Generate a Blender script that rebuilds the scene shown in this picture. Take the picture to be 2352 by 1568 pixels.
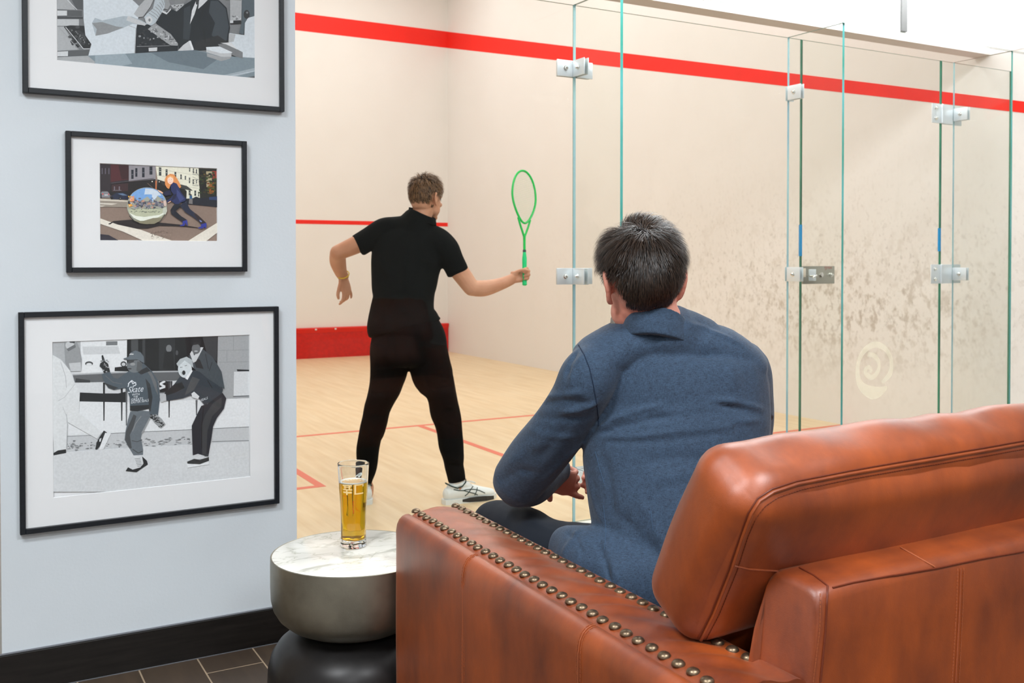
import bpy, bmesh, math, random
import numpy as np
from mathutils import Vector, Matrix
from mathutils.bvhtree import BVHTree
for o in list(bpy.data.objects): bpy.data.objects.remove(o)
SC = bpy.context.scene
COL = SC.collection
PI = math.pi
# ------------------------------------------------------------------ camera
FPX, YAW, PITCH, SY, CAMZ = 2265.5, .5146, .0157, -151.6, 1.30
cam_data = bpy.data.cameras.new('camera'); cam = bpy.data.objects.new('camera', cam_data); COL.objects.link(cam)
cam.location = (0, 0, CAMZ); cam.rotation_euler = (PI/2 - PITCH, 0, -YAW)
cam_data.sensor_width = 36; cam_data.lens = FPX/2352*36; cam_data.shift_y = SY/2352
cam_data.clip_start = .05; cam_data.clip_end = 100
cam_data.dof.use_dof = True; cam_data.dof.focus_distance = 2.35; cam_data.dof.aperture_fstop = 9.0
SC.camera = cam
# ------------------------------------------------------------------ world, lights, exposure
SC.view_settings.view_transform = 'Standard'; SC.view_settings.look = 'None'
SC.view_settings.gamma = 1; SC.view_settings.use_curve_mapping = False
SC.view_settings.exposure = 0.0
w = bpy.data.worlds.new('world'); SC.world = w; w.use_nodes = True
w.node_tree.nodes['Background'].inputs[0].default_value = (.9, .95, 1, 1)
w.node_tree.nodes['Background'].inputs[1].default_value = .2
def area(name, loc, size, power, col, rot=(0, 0, 0)):
    d = bpy.data.lights.new(name, 'AREA'); d.shape = 'RECTANGLE'; d.size, d.size_y = size
    d.energy = power; d.color = col
    o = bpy.data.objects.new(name, d); o.location = loc; o.rotation_euler = rot; COL.objects.link(o); return o
COURT_LAMPS = [(1.9, 6.2), (4.4, 6.2), (1.9, 8.6), (4.4, 8.6), (1.9, 11.0), (4.4, 11.0)]
for x, y in COURT_LAMPS:
    area('court_light', (x, y, 5.42), (1.5, .6), 31, (.95, .975, .97))
LOUNGE_LAMPS = [(-.9, .9), (1.3, -.3), (-1.0, -2.2), (2.6, 3.0), (4.6, 3.0)]
LOUNGE_POWER = [88, 92, 74, 32, 26]
for (x, y), pw in zip(LOUNGE_LAMPS, LOUNGE_POWER):
    area('lounge_light', (x, y, 3.27), (1.1, .55), pw, (.90, .96, 1))
fill = area('bulkhead_fill_light', (4.3, 3.35, 3.22), (4.8, .10), 46, (1, 1, 1), (math.radians(86), 0, 0)); fill.data.spread = math.radians(75)  # added unseen strip lamp, only there to brighten the white bulkhead face

# ------------------------------------------------------------------ projecting helpers (same camera)
_F = np.array([math.sin(YAW)*math.cos(PITCH), math.cos(YAW)*math.cos(PITCH), -math.sin(PITCH)])
_R = np.array([math.cos(YAW), -math.sin(YAW), 0.]); _U = np.cross(_R, _F); _O = np.array([0, 0, CAMZ])
def ray(u, v): return _F + _R*(u-1176)/FPX - _U*(v-784-SY)/FPX
def W(u, v, z): return _O + ray(u, v)*z                      # point seen at pixel (u, v) at depth z
def hit(u, v, ax, val):
    d = ray(u, v); i = 'XYZ'.index(ax); return _O + d*(val-_O[i])/d[i]
def nrm(a): a = np.asarray(a, float); return a/(np.linalg.norm(a)+1e-12)

# ------------------------------------------------------------------ objects
def tag(o, label=None, cat=None, group=None, kind=None):
    if label: o['label'] = label
    if cat: o['category'] = cat
    if group: o['group'] = group
    if kind: o['kind'] = kind
    return o
def par(o, parent):
    if parent is not None:
        o.parent = parent; bpy.context.view_layer.update()
        o.matrix_parent_inverse = parent.matrix_world.inverted()
    return o
def thing(name, loc, label, cat, group=None, rz=0):
    o = bpy.data.objects.new(name, None); o.location = loc; o.rotation_euler = (0, 0, rz); o.empty_display_size = .1
    COL.objects.link(o); bpy.context.view_layer.update(); return tag(o, label, cat, group)
def link(name, me, mat, parent=None):
    o = bpy.data.objects.new(name, me); COL.objects.link(o)
    if mat is not None:
        for m in (mat if isinstance(mat, (list, tuple)) else [mat]): me.materials.append(m)
    return par(o, parent)
def copy_tree(o, parent=None, M=None):
    c = o.copy(); COL.objects.link(c)
    if parent is not None: c.parent = parent; c.matrix_parent_inverse = o.matrix_parent_inverse.copy()
    for ch in [k for k in bpy.data.objects if k.parent == o]: copy_tree(ch, c)
    return c

class MB:
    """collects shapes as raw vertices and faces"""
    def __init__(s): s.v = []; s.f = []; s.mi = []; s.m = 0
    def add(s, v, f):
        b = len(s.v); s.v += [tuple(map(float, p)) for p in v]
        s.f += [tuple(i+b for i in q) for q in f]; s.mi += [s.m]*len(f); return s
    def merge(s, o, M=None):
        v = o.v
        if M is not None: v = [tuple(M @ Vector(p)) for p in v]
        return s.add(v, o.f)
    def box(s, lo, hi, bev=0, seg=2, M=None):
        bm = bmesh.new(); bmesh.ops.create_cube(bm, size=1)
        for v in bm.verts: v.co = Vector([(lo[i]+hi[i])/2 + v.co[i]*(hi[i]-lo[i]) for i in range(3)])
        if bev: bmesh.ops.bevel(bm, geom=bm.edges[:], offset=bev, segments=seg, profile=.5, affect='EDGES')
        bm.verts.index_update()
        vs = [v.co.copy() for v in bm.verts]
        if M is not None: vs = [M @ v for v in vs]
        s.add(vs, [[v.index for v in f.verts] for f in bm.faces]); bm.free(); return s
    def hexa(s, P, bev=0, seg=2, cuts=0):
        bm = bmesh.new(); vs = [bm.verts.new(p) for p in P]
        for q in ((0,3,2,1),(4,5,6,7),(0,1,5,4),(1,2,6,5),(2,3,7,6),(3,0,4,7)): bm.faces.new([vs[i] for i in q])
        if bev: bmesh.ops.bevel(bm, geom=bm.edges[:], offset=bev, segments=seg, profile=.5, affect='EDGES')
        if cuts: bmesh.ops.subdivide_edges(bm, edges=bm.edges[:], cuts=cuts, use_grid_fill=True)
        bm.verts.index_update(); s.add([v.co for v in bm.verts], [[v.index for v in f.verts] for f in bm.faces]); bm.free(); return s
    def ell(s, c, r, R=None, n=14, m=10):
        vs = []; fs = []; c = np.array(c, float)
        for i in range(m+1):
            th = PI*i/m
            for j in range(n):
                ph = 2*PI*j/n; p = np.array([r[0]*math.sin(th)*math.cos(ph), r[1]*math.sin(th)*math.sin(ph), r[2]*math.cos(th)])
                if R is not None: p = R @ p
                vs.append(c+p)
        for i in range(m):
            for j in range(n): fs.append((i*n+j, (i+1)*n+j, (i+1)*n+(j+1) % n, i*n+(j+1) % n))
        return s.add(vs, fs)
    def limb(s, pts, rad, hint=(0, 0, 1), n=16, sub=4, cap=True, capk=1.0):
        P = [np.array(p, float) for p in pts]; Rr = [(r, r) if not isinstance(r, (tuple, list)) else tuple(r) for r in rad]
        if len(P) == 2: P = [P[0], (P[0]+P[1])/2, P[1]]; Rr = [Rr[0], tuple((np.array(Rr[0])+np.array(Rr[1]))/2), Rr[1]]
        C = []; Q = []
        for i in range(len(P)-1):
            p0 = P[max(i-1, 0)]; p1 = P[i]; p2 = P[i+1]; p3 = P[min(i+2, len(P)-1)]
            r0, r1, r2, r3 = [np.array(Rr[k]) for k in (max(i-1, 0), i, i+1, min(i+2, len(P)-1))]
            for k in range(sub):
                t = k/sub
                cr = lambda a, b, c, d: .5*((2*b)+(-a+c)*t+(2*a-5*b+4*c-d)*t*t+(-a+3*b-3*c+d)*t**3)
                C.append(cr(p0, p1, p2, p3)); Q.append(cr(r0, r1, r2, r3))
        C.append(P[-1]); Q.append(np.array(Rr[-1]))
        T = [nrm(C[min(i+1, len(C)-1)]-C[max(i-1, 0)]) for i in range(len(C))]
        rings = []; h = np.array(hint, float)
        for c, q, t in zip(C, Q, T):
            u = h-t*(h@t)
            if np.linalg.norm(u) < 1e-3: u = np.array([1, 0, 0])-t*t[0]
            u = nrm(u); v = np.cross(t, u); rings.append((c, q, u, v, t))
        if cap:
            a = []; 
            for sgn, rg in ((-1, rings[0]), (1, rings[-1])):
                c, q, u, v, t = rg; ex = min(q)*capk; L = []
                for th in (30, 58, 80): L.append((c+sgn*t*ex*math.sin(math.radians(th)), q*math.cos(math.radians(th)), u, v, t))
                a.append(L)
            rings = a[0][::-1]+rings+a[1]
        vs = []; fs = []
        for c, q, u, v, t in rings:
            for j in range(n):
                an = 2*PI*j/n; vs.append(c+u*q[0]*math.cos(an)+v*q[1]*math.sin(an))
        for i in range(len(rings)-1):
            for j in range(n): fs.append((i*n+j, i*n+(j+1) % n, (i+1)*n+(j+1) % n, (i+1)*n+j))
        fs.append(tuple(range(n))[::-1]); b = (len(rings)-1)*n; fs.append(tuple(b+j for j in range(n)))
        return s.add(vs, fs)
    def tube(s, pts, r, n=6, closed=False):
        P = [np.array(p, float) for p in pts]; N = len(P)
        vs = []; fs = []; pu = None
        for i in range(N):
            if closed: t = nrm(P[(i+1) % N]-P[i-1])
            else: t = nrm(P[min(i+1, N-1)]-P[max(i-1, 0)])
            u = pu if pu is not None else np.array([.31, .17, .93]); u = u-t*(u@t)
            if np.linalg.norm(u) < 1e-4: u = np.cross(t, [1, 0, 0])
            u = nrm(u); pu = u; v = np.cross(t, u); rr = r[i] if isinstance(r, (list, tuple, np.ndarray)) else r
            for j in range(n): a = 2*PI*j/n; vs.append(P[i]+rr*(u*math.cos(a)+v*math.sin(a)))
        for i in range(N if closed else N-1):
            k = (i+1) % N
            for j in range(n): fs.append((i*n+j, i*n+(j+1) % n, k*n+(j+1) % n, k*n+j))
        if not closed: fs.append(tuple(range(n))[::-1]); fs.append(tuple((N-1)*n+j for j in range(n)))
        return s.add(vs, fs)
    def lathe(s, prof, c=(0, 0, 0), n=64, rfun=None):
        vs = []; fs = []; m = len(prof)
        for i, (r, z) in enumerate(prof):
            for j in range(n):
                a = 2*PI*j/n; rr = rfun(r, z, a) if rfun else r
                vs.append((c[0]+rr*math.cos(a), c[1]+rr*math.sin(a), c[2]+z))
        for i in range(m-1):
            for j in range(n): fs.append((i*n+j, i*n+(j+1) % n, (i+1)*n+(j+1) % n, (i+1)*n+j))
        if prof[0][0] > 1e-6: fs.append(tuple(range(n))[::-1])
        if prof[-1][0] > 1e-6: fs.append(tuple((m-1)*n+j for j in range(n)))
        return s.add(vs, fs)
    def puff(s, h, r, pf=(0, 0, 0), n=28, M=None, fn=None):
        """rounded cushion box with half sizes h, edge radius r, puffed faces"""
        h = np.array(h, float); vs = []; fs = []; idx = {}
        g = np.linspace(-1, 1, n+1)
        # concentrate samples at the ends
        g = np.sign(g)*(1-(1-np.abs(g))**1.5)
        def vert(p):
            key = tuple(np.round(p, 6))
            if key in idx: return idx[key]
            q = np.array(p)*h; inn = np.clip(q, -(h-r), h-r); d = q-inn
            L = np.linalg.norm(d); qq = inn+(d/L*r if L > 1e-9 else 0)
            for a in range(3):
                b, c = (a+1) % 3, (a+2) % 3
                qq[a] += np.sign(p[a])*abs(p[a])**3*pf[a]*(1-p[b]**2)*(1-p[c]**2)
            if fn: qq = fn(qq, p)
            idx[key] = len(vs); vs.append(qq); return idx[key]
        for a in range(3):
            b, c = (a+1) % 3, (a+2) % 3
            for sg in (-1, 1):
                for i in range(n):
                    for j in range(n):
                        q = []
                        for (k, l) in ((i, j), (i+1, j), (i+1, j+1), (i, j+1)):
                            p = [0, 0, 0]; p[a] = sg; p[b] = g[k]; p[c] = g[l]; q.append(vert(p))
                        fs.append(tuple(q if sg > 0 else q[::-1]))
        if M is not None: vs = [M @ Vector(v) for v in vs]
        return s.add(vs, fs)
    def mesh(s, name='m', smooth=True, ang=None):
        me = bpy.data.meshes.new(name); me.from_pydata(s.v, [], s.f)
        me.polygons.foreach_set('material_index', s.mi)
        if smooth: me.polygons.foreach_set('use_smooth', [True]*len(me.polygons))
        me.update()
        if smooth and ang:
            me.set_sharp_from_angle(angle=math.radians(ang))
        return me
    def build(s, name, mat, parent=None, smooth=True, ang=35):
        return link(name, s.mesh(name, smooth, ang), mat, parent)
    def fuse(s, name, voxel=.005, it=4, fac=.5, fn=None):
        me = s.mesh(name); ob = bpy.data.objects.new('tmp', me); COL.objects.link(ob)
        m = ob.modifiers.new('r', 'REMESH'); m.mode = 'VOXEL'; m.voxel_size = voxel; m.use_smooth_shade = True
        if it: k = ob.modifiers.new('s', 'SMOOTH'); k.factor = fac; k.iterations = it
        dg = bpy.context.evaluated_depsgraph_get(); out = bpy.data.meshes.new_from_object(ob.evaluated_get(dg))
        bpy.data.objects.remove(ob); out.name = name
        if fn is not None:
            co = np.empty(len(out.vertices)*3); out.vertices.foreach_get('co', co); co = co.reshape(-1, 3)
            no = np.empty(len(out.vertices)*3); out.vertices.foreach_get('normal', no); no = no.reshape(-1, 3)
            out.vertices.foreach_set('co', fn(co, no).ravel()); out.update()
        out.polygons.foreach_set('use_smooth', [True]*len(out.polygons))
        return out
def bvh(me): return BVHTree.FromPolygons([v.co.copy() for v in me.vertices], [tuple(p.vertices) for p in me.polygons])
def cast(tree, u, v):
    d = Vector(ray(u, v)).normalized(); return tree.ray_cast(Vector(_O), d)[:2]
def surf_line(tree, pts, step=6, off=.0008, maxd=None):
    """points on a surface under a polyline"""
    out = []
    for (a, b) in zip(pts[:-1], pts[1:]):
        n = max(2, int(math.dist(a, b)/step))
        for k in range(n+1):
            t = k/n; p, no = cast(tree, a[0]+(b[0]-a[0])*t, a[1]+(b[1]-a[1])*t)
            if p is None or (maxd and (p-Vector(_O)).length > maxd): continue
            q = np.array(p)+np.array(no)*off
            if not out or np.linalg.norm(q-out[-1]) > .0015: out.append(q)
    return out

# smooth pseudo noise on numpy arrays
def snoise(co, sc, seed=0, oct=2):
    rs = np.random.RandomState(seed); out = np.zeros(len(co)); a = 1.
    for o in range(oct):
        for k in range(7):
            d = rs.normal(size=3); d /= np.linalg.norm(d); out += a*np.sin(co@d*sc*2*PI*(.6+rs.rand()*.8)+rs.rand()*6.28)/7*1.8
        sc *= 2.1; a *= .5
    return out
def seg_crease(co, no, p, q, wd, amp):
    """ridge or groove along the segment p-q"""
    p = np.array(p); q = np.array(q); d = q-p; L = d@d
    t = np.clip(((co-p)@d)/L, 0, 1); dist = np.linalg.norm(co-(p+t[:, None]*d), axis=1)
    taper = np.sin(PI*np.clip(t, .04, .96))**.6
    return amp*np.exp(-(dist/wd)**2)*taper

# ------------------------------------------------------------------ materials
def lin(c):
    c = [x/255 for x in c]; return tuple((x/12.92 if x <= .04045 else ((x+.055)/1.055)**2.4) for x in c)+(1,)
def newmat(name):
    m = bpy.data.materials.new(name); m.use_nodes = True; nt = m.node_tree; b = nt.nodes['Principled BSDF']; return m, nt, b
def N(nt, typ, **kw):
    n = nt.nodes.new(typ)
    for k, v in kw.items():
        if k.startswith('i_'):
            key = k[2:]; key = int(key) if key.isdigit() else key.replace('_', ' ')
            n.inputs[key].default_value = v
        else: setattr(n, k, v)
    return n
def mat(name, col, rough=.6, metal=0, var=0, vsc=8, bump=0, bsc=60, stretch=(1, 1, 1), spec=.5, var2=None, coat=0, sheen=0, trans=0, ior=1.45, detail=4):
    m, nt, b = newmat(name); c = lin(col)
    b.inputs['Base Color'].default_value = c; b.inputs['Roughness'].default_value = rough; b.inputs['Metallic'].default_value = metal
    b.inputs['Specular IOR Level'].default_value = spec; b.inputs['Coat Weight'].default_value = coat
    b.inputs['Sheen Weight'].default_value = sheen; b.inputs['Transmission Weight'].default_value = trans; b.inputs['IOR'].default_value = ior
    if var or bump:
        tc = N(nt, 'ShaderNodeTexCoord'); mp = N(nt, 'ShaderNodeMapping'); mp.inputs['Scale'].default_value = stretch
        nt.links.new(tc.outputs['Object'], mp.inputs[0])
    if var:
        n = N(nt, 'ShaderNodeTexNoise', i_Scale=vsc, i_Detail=detail); nt.links.new(mp.outputs[0], n.inputs['Vector'])
        r = N(nt, 'ShaderNodeValToRGB'); c2 = lin(var2) if var2 else tuple(x*(1-var) for x in c[:3])+(1,)
        r.color_ramp.elements[0].color = c2; r.color_ramp.elements[1].color = c
        r.color_ramp.elements[0].position = .35; r.color_ramp.elements[1].position = .65
        nt.links.new(n.outputs['Fac'], r.inputs[0]); nt.links.new(r.outputs[0], b.inputs['Base Color'])
    if bump:
        n = N(nt, 'ShaderNodeTexNoise', i_Scale=bsc, i_Detail=3); nt.links.new(mp.outputs[0], n.inputs['Vector'])
        bp = N(nt, 'ShaderNodeBump', i_Strength=bump, i_Distance=.002); nt.links.new(n.outputs['Fac'], bp.inputs['Height'])
        nt.links.new(bp.outputs[0], b.inputs['Normal'])
    return m
# ================================================================== MATERIALS OF THE ROOM
M = {}
def court_wall_mat(name, marks):
    m, nt, b = newmat(name); b.inputs['Roughness'].default_value = .75
    tc = N(nt, 'ShaderNodeTexCoord'); n = N(nt, 'ShaderNodeTexNoise', i_Scale=2.2, i_Detail=3)
    nt.links.new(tc.outputs['Object'], n.inputs['Vector'])
    r = N(nt, 'ShaderNodeValToRGB'); r.color_ramp.elements[0].color = lin((231, 225, 220)); r.color_ramp.elements[1].color = lin((237, 232, 228))
    nt.links.new(n.outputs['Fac'], r.inputs[0]); last = r.outputs[0]
    if marks:
        sp = N(nt, 'ShaderNodeSeparateXYZ'); nt.links.new(tc.outputs['Object'], sp.inputs[0])
        def gauss(out, c, s):
            a = N(nt, 'ShaderNodeMath', operation='SUBTRACT'); nt.links.new(out, a.inputs[0]); a.inputs[1].default_value = c
            d = N(nt, 'ShaderNodeMath', operation='DIVIDE'); nt.links.new(a.outputs[0], d.inputs[0]); d.inputs[1].default_value = s
            p = N(nt, 'ShaderNodeMath', operation='MULTIPLY'); nt.links.new(d.outputs[0], p.inputs[0]); nt.links.new(d.outputs[0], p.inputs[1])
            q = N(nt, 'ShaderNodeMath', operation='MULTIPLY'); nt.links.new(p.outputs[0], q.inputs[0]); q.inputs[1].default_value = -1
            e = N(nt, 'ShaderNodeMath', operation='EXPONENT'); nt.links.new(q.outputs[0], e.inputs[0]); return e.outputs[0]
        def mul(a, c):
            q = N(nt, 'ShaderNodeMath', operation='MULTIPLY'); nt.links.new(a, q.inputs[0])
            if isinstance(c, float): q.inputs[1].default_value = c
            else: nt.links.new(c, q.inputs[1])
            return q.outputs[0]
        def add(a, c):
            q = N(nt, 'ShaderNodeMath', operation='ADD', use_clamp=True); nt.links.new(a, q.inputs[0])
            if isinstance(c, float): q.inputs[1].default_value = c
            else: nt.links.new(c, q.inputs[1])
            return q.outputs[0]
        for sc, c0, c1, cy, sy_, cz, sz, st, base, col in (
            (24, .50, .66, 5.5, 1.25, .92, .42, .52, .0, (150, 130, 102)),
            (14, .54, .68, 6.0, 2.2, 1.05, .60, .20, .012, (166, 150, 124)),
            (42, .57, .70, 6.0, 2.6, 1.10, .62, .28, .015, (124, 106, 84)),
            (60, .62, .72, 8.0, 4.0, 1.5, 1.0, .12, .015, (130, 118, 100))):
            mp = N(nt, 'ShaderNodeMapping'); mp.inputs['Scale'].default_value = (1, .8, .62); mp.inputs['Rotation'].default_value = (.5, 0, 0)
            nt.links.new(tc.outputs['Object'], mp.inputs[0])
            k = N(nt, 'ShaderNodeTexNoise', i_Scale=sc, i_Detail=2.5, i_Roughness=.55); nt.links.new(mp.outputs[0], k.inputs['Vector'])
            rr = N(nt, 'ShaderNodeValToRGB'); rr.color_ramp.elements[0].position = c0; rr.color_ramp.elements[1].position = c1
            nt.links.new(k.outputs['Fac'], rr.inputs[0])
            g = mul(gauss(sp.outputs['Y'], cy, sy_), gauss(sp.outputs['Z'], cz, sz))
            g = add(mul(g, st), base); f = mul(rr.outputs[0], g)
            mx = N(nt, 'ShaderNodeMixRGB'); nt.links.new(f, mx.inputs[0]); nt.links.new(last, mx.inputs[1]); mx.inputs[2].default_value = lin(col)
            last = mx.outputs[0]
    nt.links.new(last, b.inputs['Base Color'])
    bn = N(nt, 'ShaderNodeTexNoise', i_Scale=180, i_Detail=2); nt.links.new(tc.outputs['Object'], bn.inputs['Vector'])
    bp = N(nt, 'ShaderNodeBump', i_Strength=.15, i_Distance=.001); nt.links.new(bn.outputs['Fac'], bp.inputs['Height']); nt.links.new(bp.outputs[0], b.inputs['Normal'])
    return m
M['court'] = court_wall_mat('court_plaster', False)
M['court_marked'] = court_wall_mat('court_plaster_ball_marks', True)
M['red'] = mat('red_line_paint', (248, 30, 8), .6, var=.08, vsc=3)
M['tin'] = mat('red_tin', (205, 22, 14), .5, var=.18, vsc=30)
M['floorline'] = mat('pink_floor_line', (226, 116, 92), .45)
M['paint'] = mat('cool_white_paint', (222, 229, 235), .7, bump=.12, bsc=120, var=.03, vsc=3)
M['white'] = mat('white_paint', (244, 244, 243), .8)
M['lounge'] = mat('lounge_paint', (216, 214, 210), .8)
M['beige'] = mat('beige_paint', (225, 196, 160), .7)
M['baseboard'] = mat('dark_wood_baseboard', (32, 28, 26), .4, var=.5, vsc=10, stretch=(.6, 1, 9), detail=6)
M['caulk'] = mat('grey_caulk', (112, 114, 120), .5)
M['sill'] = mat('white_threshold', (236, 236, 230), .3)
def floor_wood():
    m, nt, b = newmat('maple_court_floor'); b.inputs['Roughness'].default_value = .38
    tc = N(nt, 'ShaderNodeTexCoord'); mp = N(nt, 'ShaderNodeMapping'); mp.inputs['Scale'].default_value = (9, .9, 1)
    nt.links.new(tc.outputs['Object'], mp.inputs[0])
    n = N(nt, 'ShaderNodeTexNoise', i_Scale=2.2, i_Detail=5); nt.links.new(mp.outputs[0], n.inputs['Vector'])
    r = N(nt, 'ShaderNodeValToRGB'); r.color_ramp.elements[0].color = lin((224, 194, 152)); r.color_ramp.elements[1].color = lin((236, 212, 176))
    r.color_ramp.elements[0].position = .3; r.color_ramp.elements[1].position = .7
    nt.links.new(n.outputs['Fac'], r.inputs[0])
    sp = N(nt, 'ShaderNodeSeparateXYZ'); cb = N(nt, 'ShaderNodeCombineXYZ'); nt.links.new(tc.outputs['Object'], sp.inputs[0])
    nt.links.new(sp.outputs['Y'], cb.inputs['X']); nt.links.new(sp.outputs['X'], cb.inputs['Y'])
    br = N(nt, 'ShaderNodeTexBrick'); br.inputs['Scale'].default_value = 1; br.inputs['Brick Width'].default_value = .9
    br.inputs['Row Height'].default_value = .057; br.inputs['Mortar Size'].default_value = .0006; br.inputs['Mortar Smooth'].default_value = .5
    br.inputs['Color1'].default_value = (1, 1, 1, 1); br.inputs['Color2'].default_value = (.93, .92, .90, 1); br.inputs['Mortar'].default_value = (.86, .83, .78, 1)
    nt.links.new(cb.outputs[0], br.inputs['Vector'])
    mx = N(nt, 'ShaderNodeMixRGB', blend_type='MULTIPLY'); mx.inputs[0].default_value = .8
    nt.links.new(r.outputs[0], mx.inputs[1]); nt.links.new(br.outputs['Color'], mx.inputs[2]); nt.links.new(mx.outputs[0], b.inputs['Base Color'])
    return m
M['maple'] = floor_wood()
def floor_tile():
    m, nt, b = newmat('wood_look_tile'); b.inputs['Roughness'].default_value = .42
    tc = N(nt, 'ShaderNodeTexCoord'); sp = N(nt, 'ShaderNodeSeparateXYZ'); cb = N(nt, 'ShaderNodeCombineXYZ'); nt.links.new(tc.outputs['Object'], sp.inputs[0])
    a = N(nt, 'ShaderNodeMath', operation='ADD'); a.inputs[1].default_value = .04; nt.links.new(sp.outputs['X'], a.inputs[0])
    nt.links.new(sp.outputs['Y'], cb.inputs['X']); nt.links.new(a.outputs[0], cb.inputs['Y'])
    br = N(nt, 'ShaderNodeTexBrick'); br.inputs['Scale'].default_value = 1; br.inputs['Brick Width'].default_value = 1.2
    br.inputs['Row Height'].default_value = .18; br.inputs['Mortar Size'].default_value = .0025; br.inputs['Mortar Smooth'].default_value = .1
    br.offset = .37
    br.inputs['Color1'].default_value = lin((84, 72, 60)); br.inputs['Color2'].default_value = lin((68, 58, 50)); br.inputs['Mortar'].default_value = lin((172, 156, 136))
    nt.links.new(cb.outputs[0], br.inputs['Vector'])
    mp = N(nt, 'ShaderNodeMapping'); mp.inputs['Scale'].default_value = (14, 1.4, 1); nt.links.new(tc.outputs['Object'], mp.inputs[0])
    n = N(nt, 'ShaderNodeTexNoise', i_Scale=2.4, i_Detail=6); nt.links.new(mp.outputs[0], n.inputs['Vector'])
    r = N(nt, 'ShaderNodeValToRGB'); r.color_ramp.elements[0].color = (.5, .5, .5, 1); r.color_ramp.elements[1].color = (1.25, 1.12, 1, 1)
    nt.links.new(n.outputs['Fac'], r.inputs[0])
    mx = N(nt, 'ShaderNodeMixRGB', blend_type='MULTIPLY'); mx.inputs[0].default_value = 1
    nt.links.new(br.outputs['Color'], mx.inputs[1]); nt.links.new(r.outputs[0], mx.inputs[2]); nt.links.new(mx.outputs[0], b.inputs['Base Color'])
    return m
M['tile'] = floor_tile()
def pane_mat(name, tint, k=1.0, rough=0):
    """thin clear glazing: transparent with an angle dependent gloss"""
    m = bpy.data.materials.new(name); m.use_nodes = True; nt = m.node_tree; nt.nodes.clear()
    out = N(nt, 'ShaderNodeOutputMaterial'); mx = N(nt, 'ShaderNodeMixShader'); tr = N(nt, 'ShaderNodeBsdfTransparent'); gl = N(nt, 'ShaderNodeBsdfGlossy')
    tr.inputs[0].default_value = tint+(1,); gl.inputs['Roughness'].default_value = rough
    g = N(nt, 'ShaderNodeNewGeometry'); d = N(nt, 'ShaderNodeVectorMath', operation='DOT_PRODUCT')
    nt.links.new(g.outputs['Normal'], d.inputs[0]); nt.links.new(g.outputs['Incoming'], d.inputs[1])
    a = N(nt, 'ShaderNodeMath', operation='ABSOLUTE'); nt.links.new(d.outputs['Value'], a.inputs[0])
    s = N(nt, 'ShaderNodeMath', operation='SUBTRACT', use_clamp=True); s.inputs[0].default_value = 1; nt.links.new(a.outputs[0], s.inputs[1])
    p = N(nt, 'ShaderNodeMath', operation='POWER'); nt.links.new(s.outputs[0], p.inputs[0]); p.inputs[1].default_value = 5
    q = N(nt, 'ShaderNodeMath', operation='MULTIPLY_ADD'); nt.links.new(p.outputs[0], q.inputs[0]); q.inputs[1].default_value = .96*k; q.inputs[2].default_value = .035*k
    nt.links.new(q.outputs[0], mx.inputs[0]); nt.links.new(tr.outputs[0], mx.inputs[1]); nt.links.new(gl.outputs[0], mx.inputs[2]); nt.links.new(mx.outputs[0], out.inputs[0])
    return m
M['glass'] = pane_mat('court_glass', (.985, .995, .988), .42)
M['glazing'] = pane_mat('frame_glazing', (.99, .99, .99), .5)
M['edge'] = mat('glass_edge_teal', (112, 204, 206), .15, spec=.8, var=.35, vsc=2.2, var2=(62, 164, 140))
M['edge_pale'] = mat('glass_edge_pale', (176, 214, 212), .2, var=.2, vsc=2, var2=(150, 186, 196))
M['edge_dark'] = mat('glass_edge_dark_green', (52, 132, 104), .15, spec=.8, var=.3, vsc=3, var2=(30, 104, 84))
M['edge_top'] = mat('glass_edge_top', (128, 158, 146), .2)
M['edge_blue'] = mat('blue_edge_film', (24, 140, 196), .3)
M['alu'] = mat('satin_aluminium', (230, 236, 238), .42, metal=.55, bump=.05, bsc=400)
M['chrome'] = mat('chrome_bolt', (235, 235, 230), .12, metal=1)

# ================================================================== THE ROOM
def S(name, mb, m, smooth=False, parent=None):
    o = link(name, mb.mesh(name, smooth), m, parent)
    if parent is None: o['kind'] = 'structure'
    return o
XR, YF, YG, YC, XL = 6.103, 12.65, 4.08, 3.303, .2
HC, HL = 5.5, 3.3
S('floor_court', MB().box((XL-.1, YG-.01, -.1), (XR+.1, YF+.1, 0)), M['maple'])
S('floor_lounge', MB().box((-3.2, -4, -.1), (7, YG-.01, 0)), M['tile'])
S('trim_1', MB().box((1.02, 3.50, 0), (XR, YG-.008, .004), .0015), M['sill'])
S('wall_front', MB().box((XL-.1, YF, 0), (XR+.1, YF+.1, HC)), M['court'])
S('wall_right', MB().box((XR, 3.9, 0), (XR+.1, YF, HC)), M['court_marked'])
S('wall_left', MB().box((XL-.1, 4.12, 0), (XL, YF, HC)), M['court'])
S('wall_column', MB().box((.115, YC, 0), (1.018, 4.12, HL)), M['paint'])
S('wall_beside_column', MB().box((-3.2, 3.9, 0), (.112, 4.1, HL)), M['beige'])
S('wall_lounge_right', MB().box((XR+.1, -4, 0), (XR+.2, 3.9, HL)), M['lounge'])
S('wall_lounge_left', MB().box((-3.3, -4, 0), (-3.2, 4.1, HL)), M['lounge'])
S('wall_lounge_back', MB().box((-3.2, -4.1, 0), (XR+.2, -4, HL)), M['lounge'])
S('ceiling_court', MB().box((XL-.1, 4.23, HC), (XR+.1, YF+.1, HC+.1)), M['white'])
S('ceiling_lounge', MB().box((-3.3, -4.1, HL), (XR+.2, 4.23, HL+.1)), M['white'])
bulk = S('wall_bulkhead', MB().box((XL-.1, 4.23, 2.70), (XR+.1, 4.35, HC)), M['white'])
S('wall_bulkhead_return', MB().box((XR-.004, 3.89, 2.684), (XR+.1, 4.229, HL)), M['white'])
p0 = hit(2068, 72, 'Y', 4.228); p1 = hit(2081, 72, 'Y', 4.228)
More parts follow.
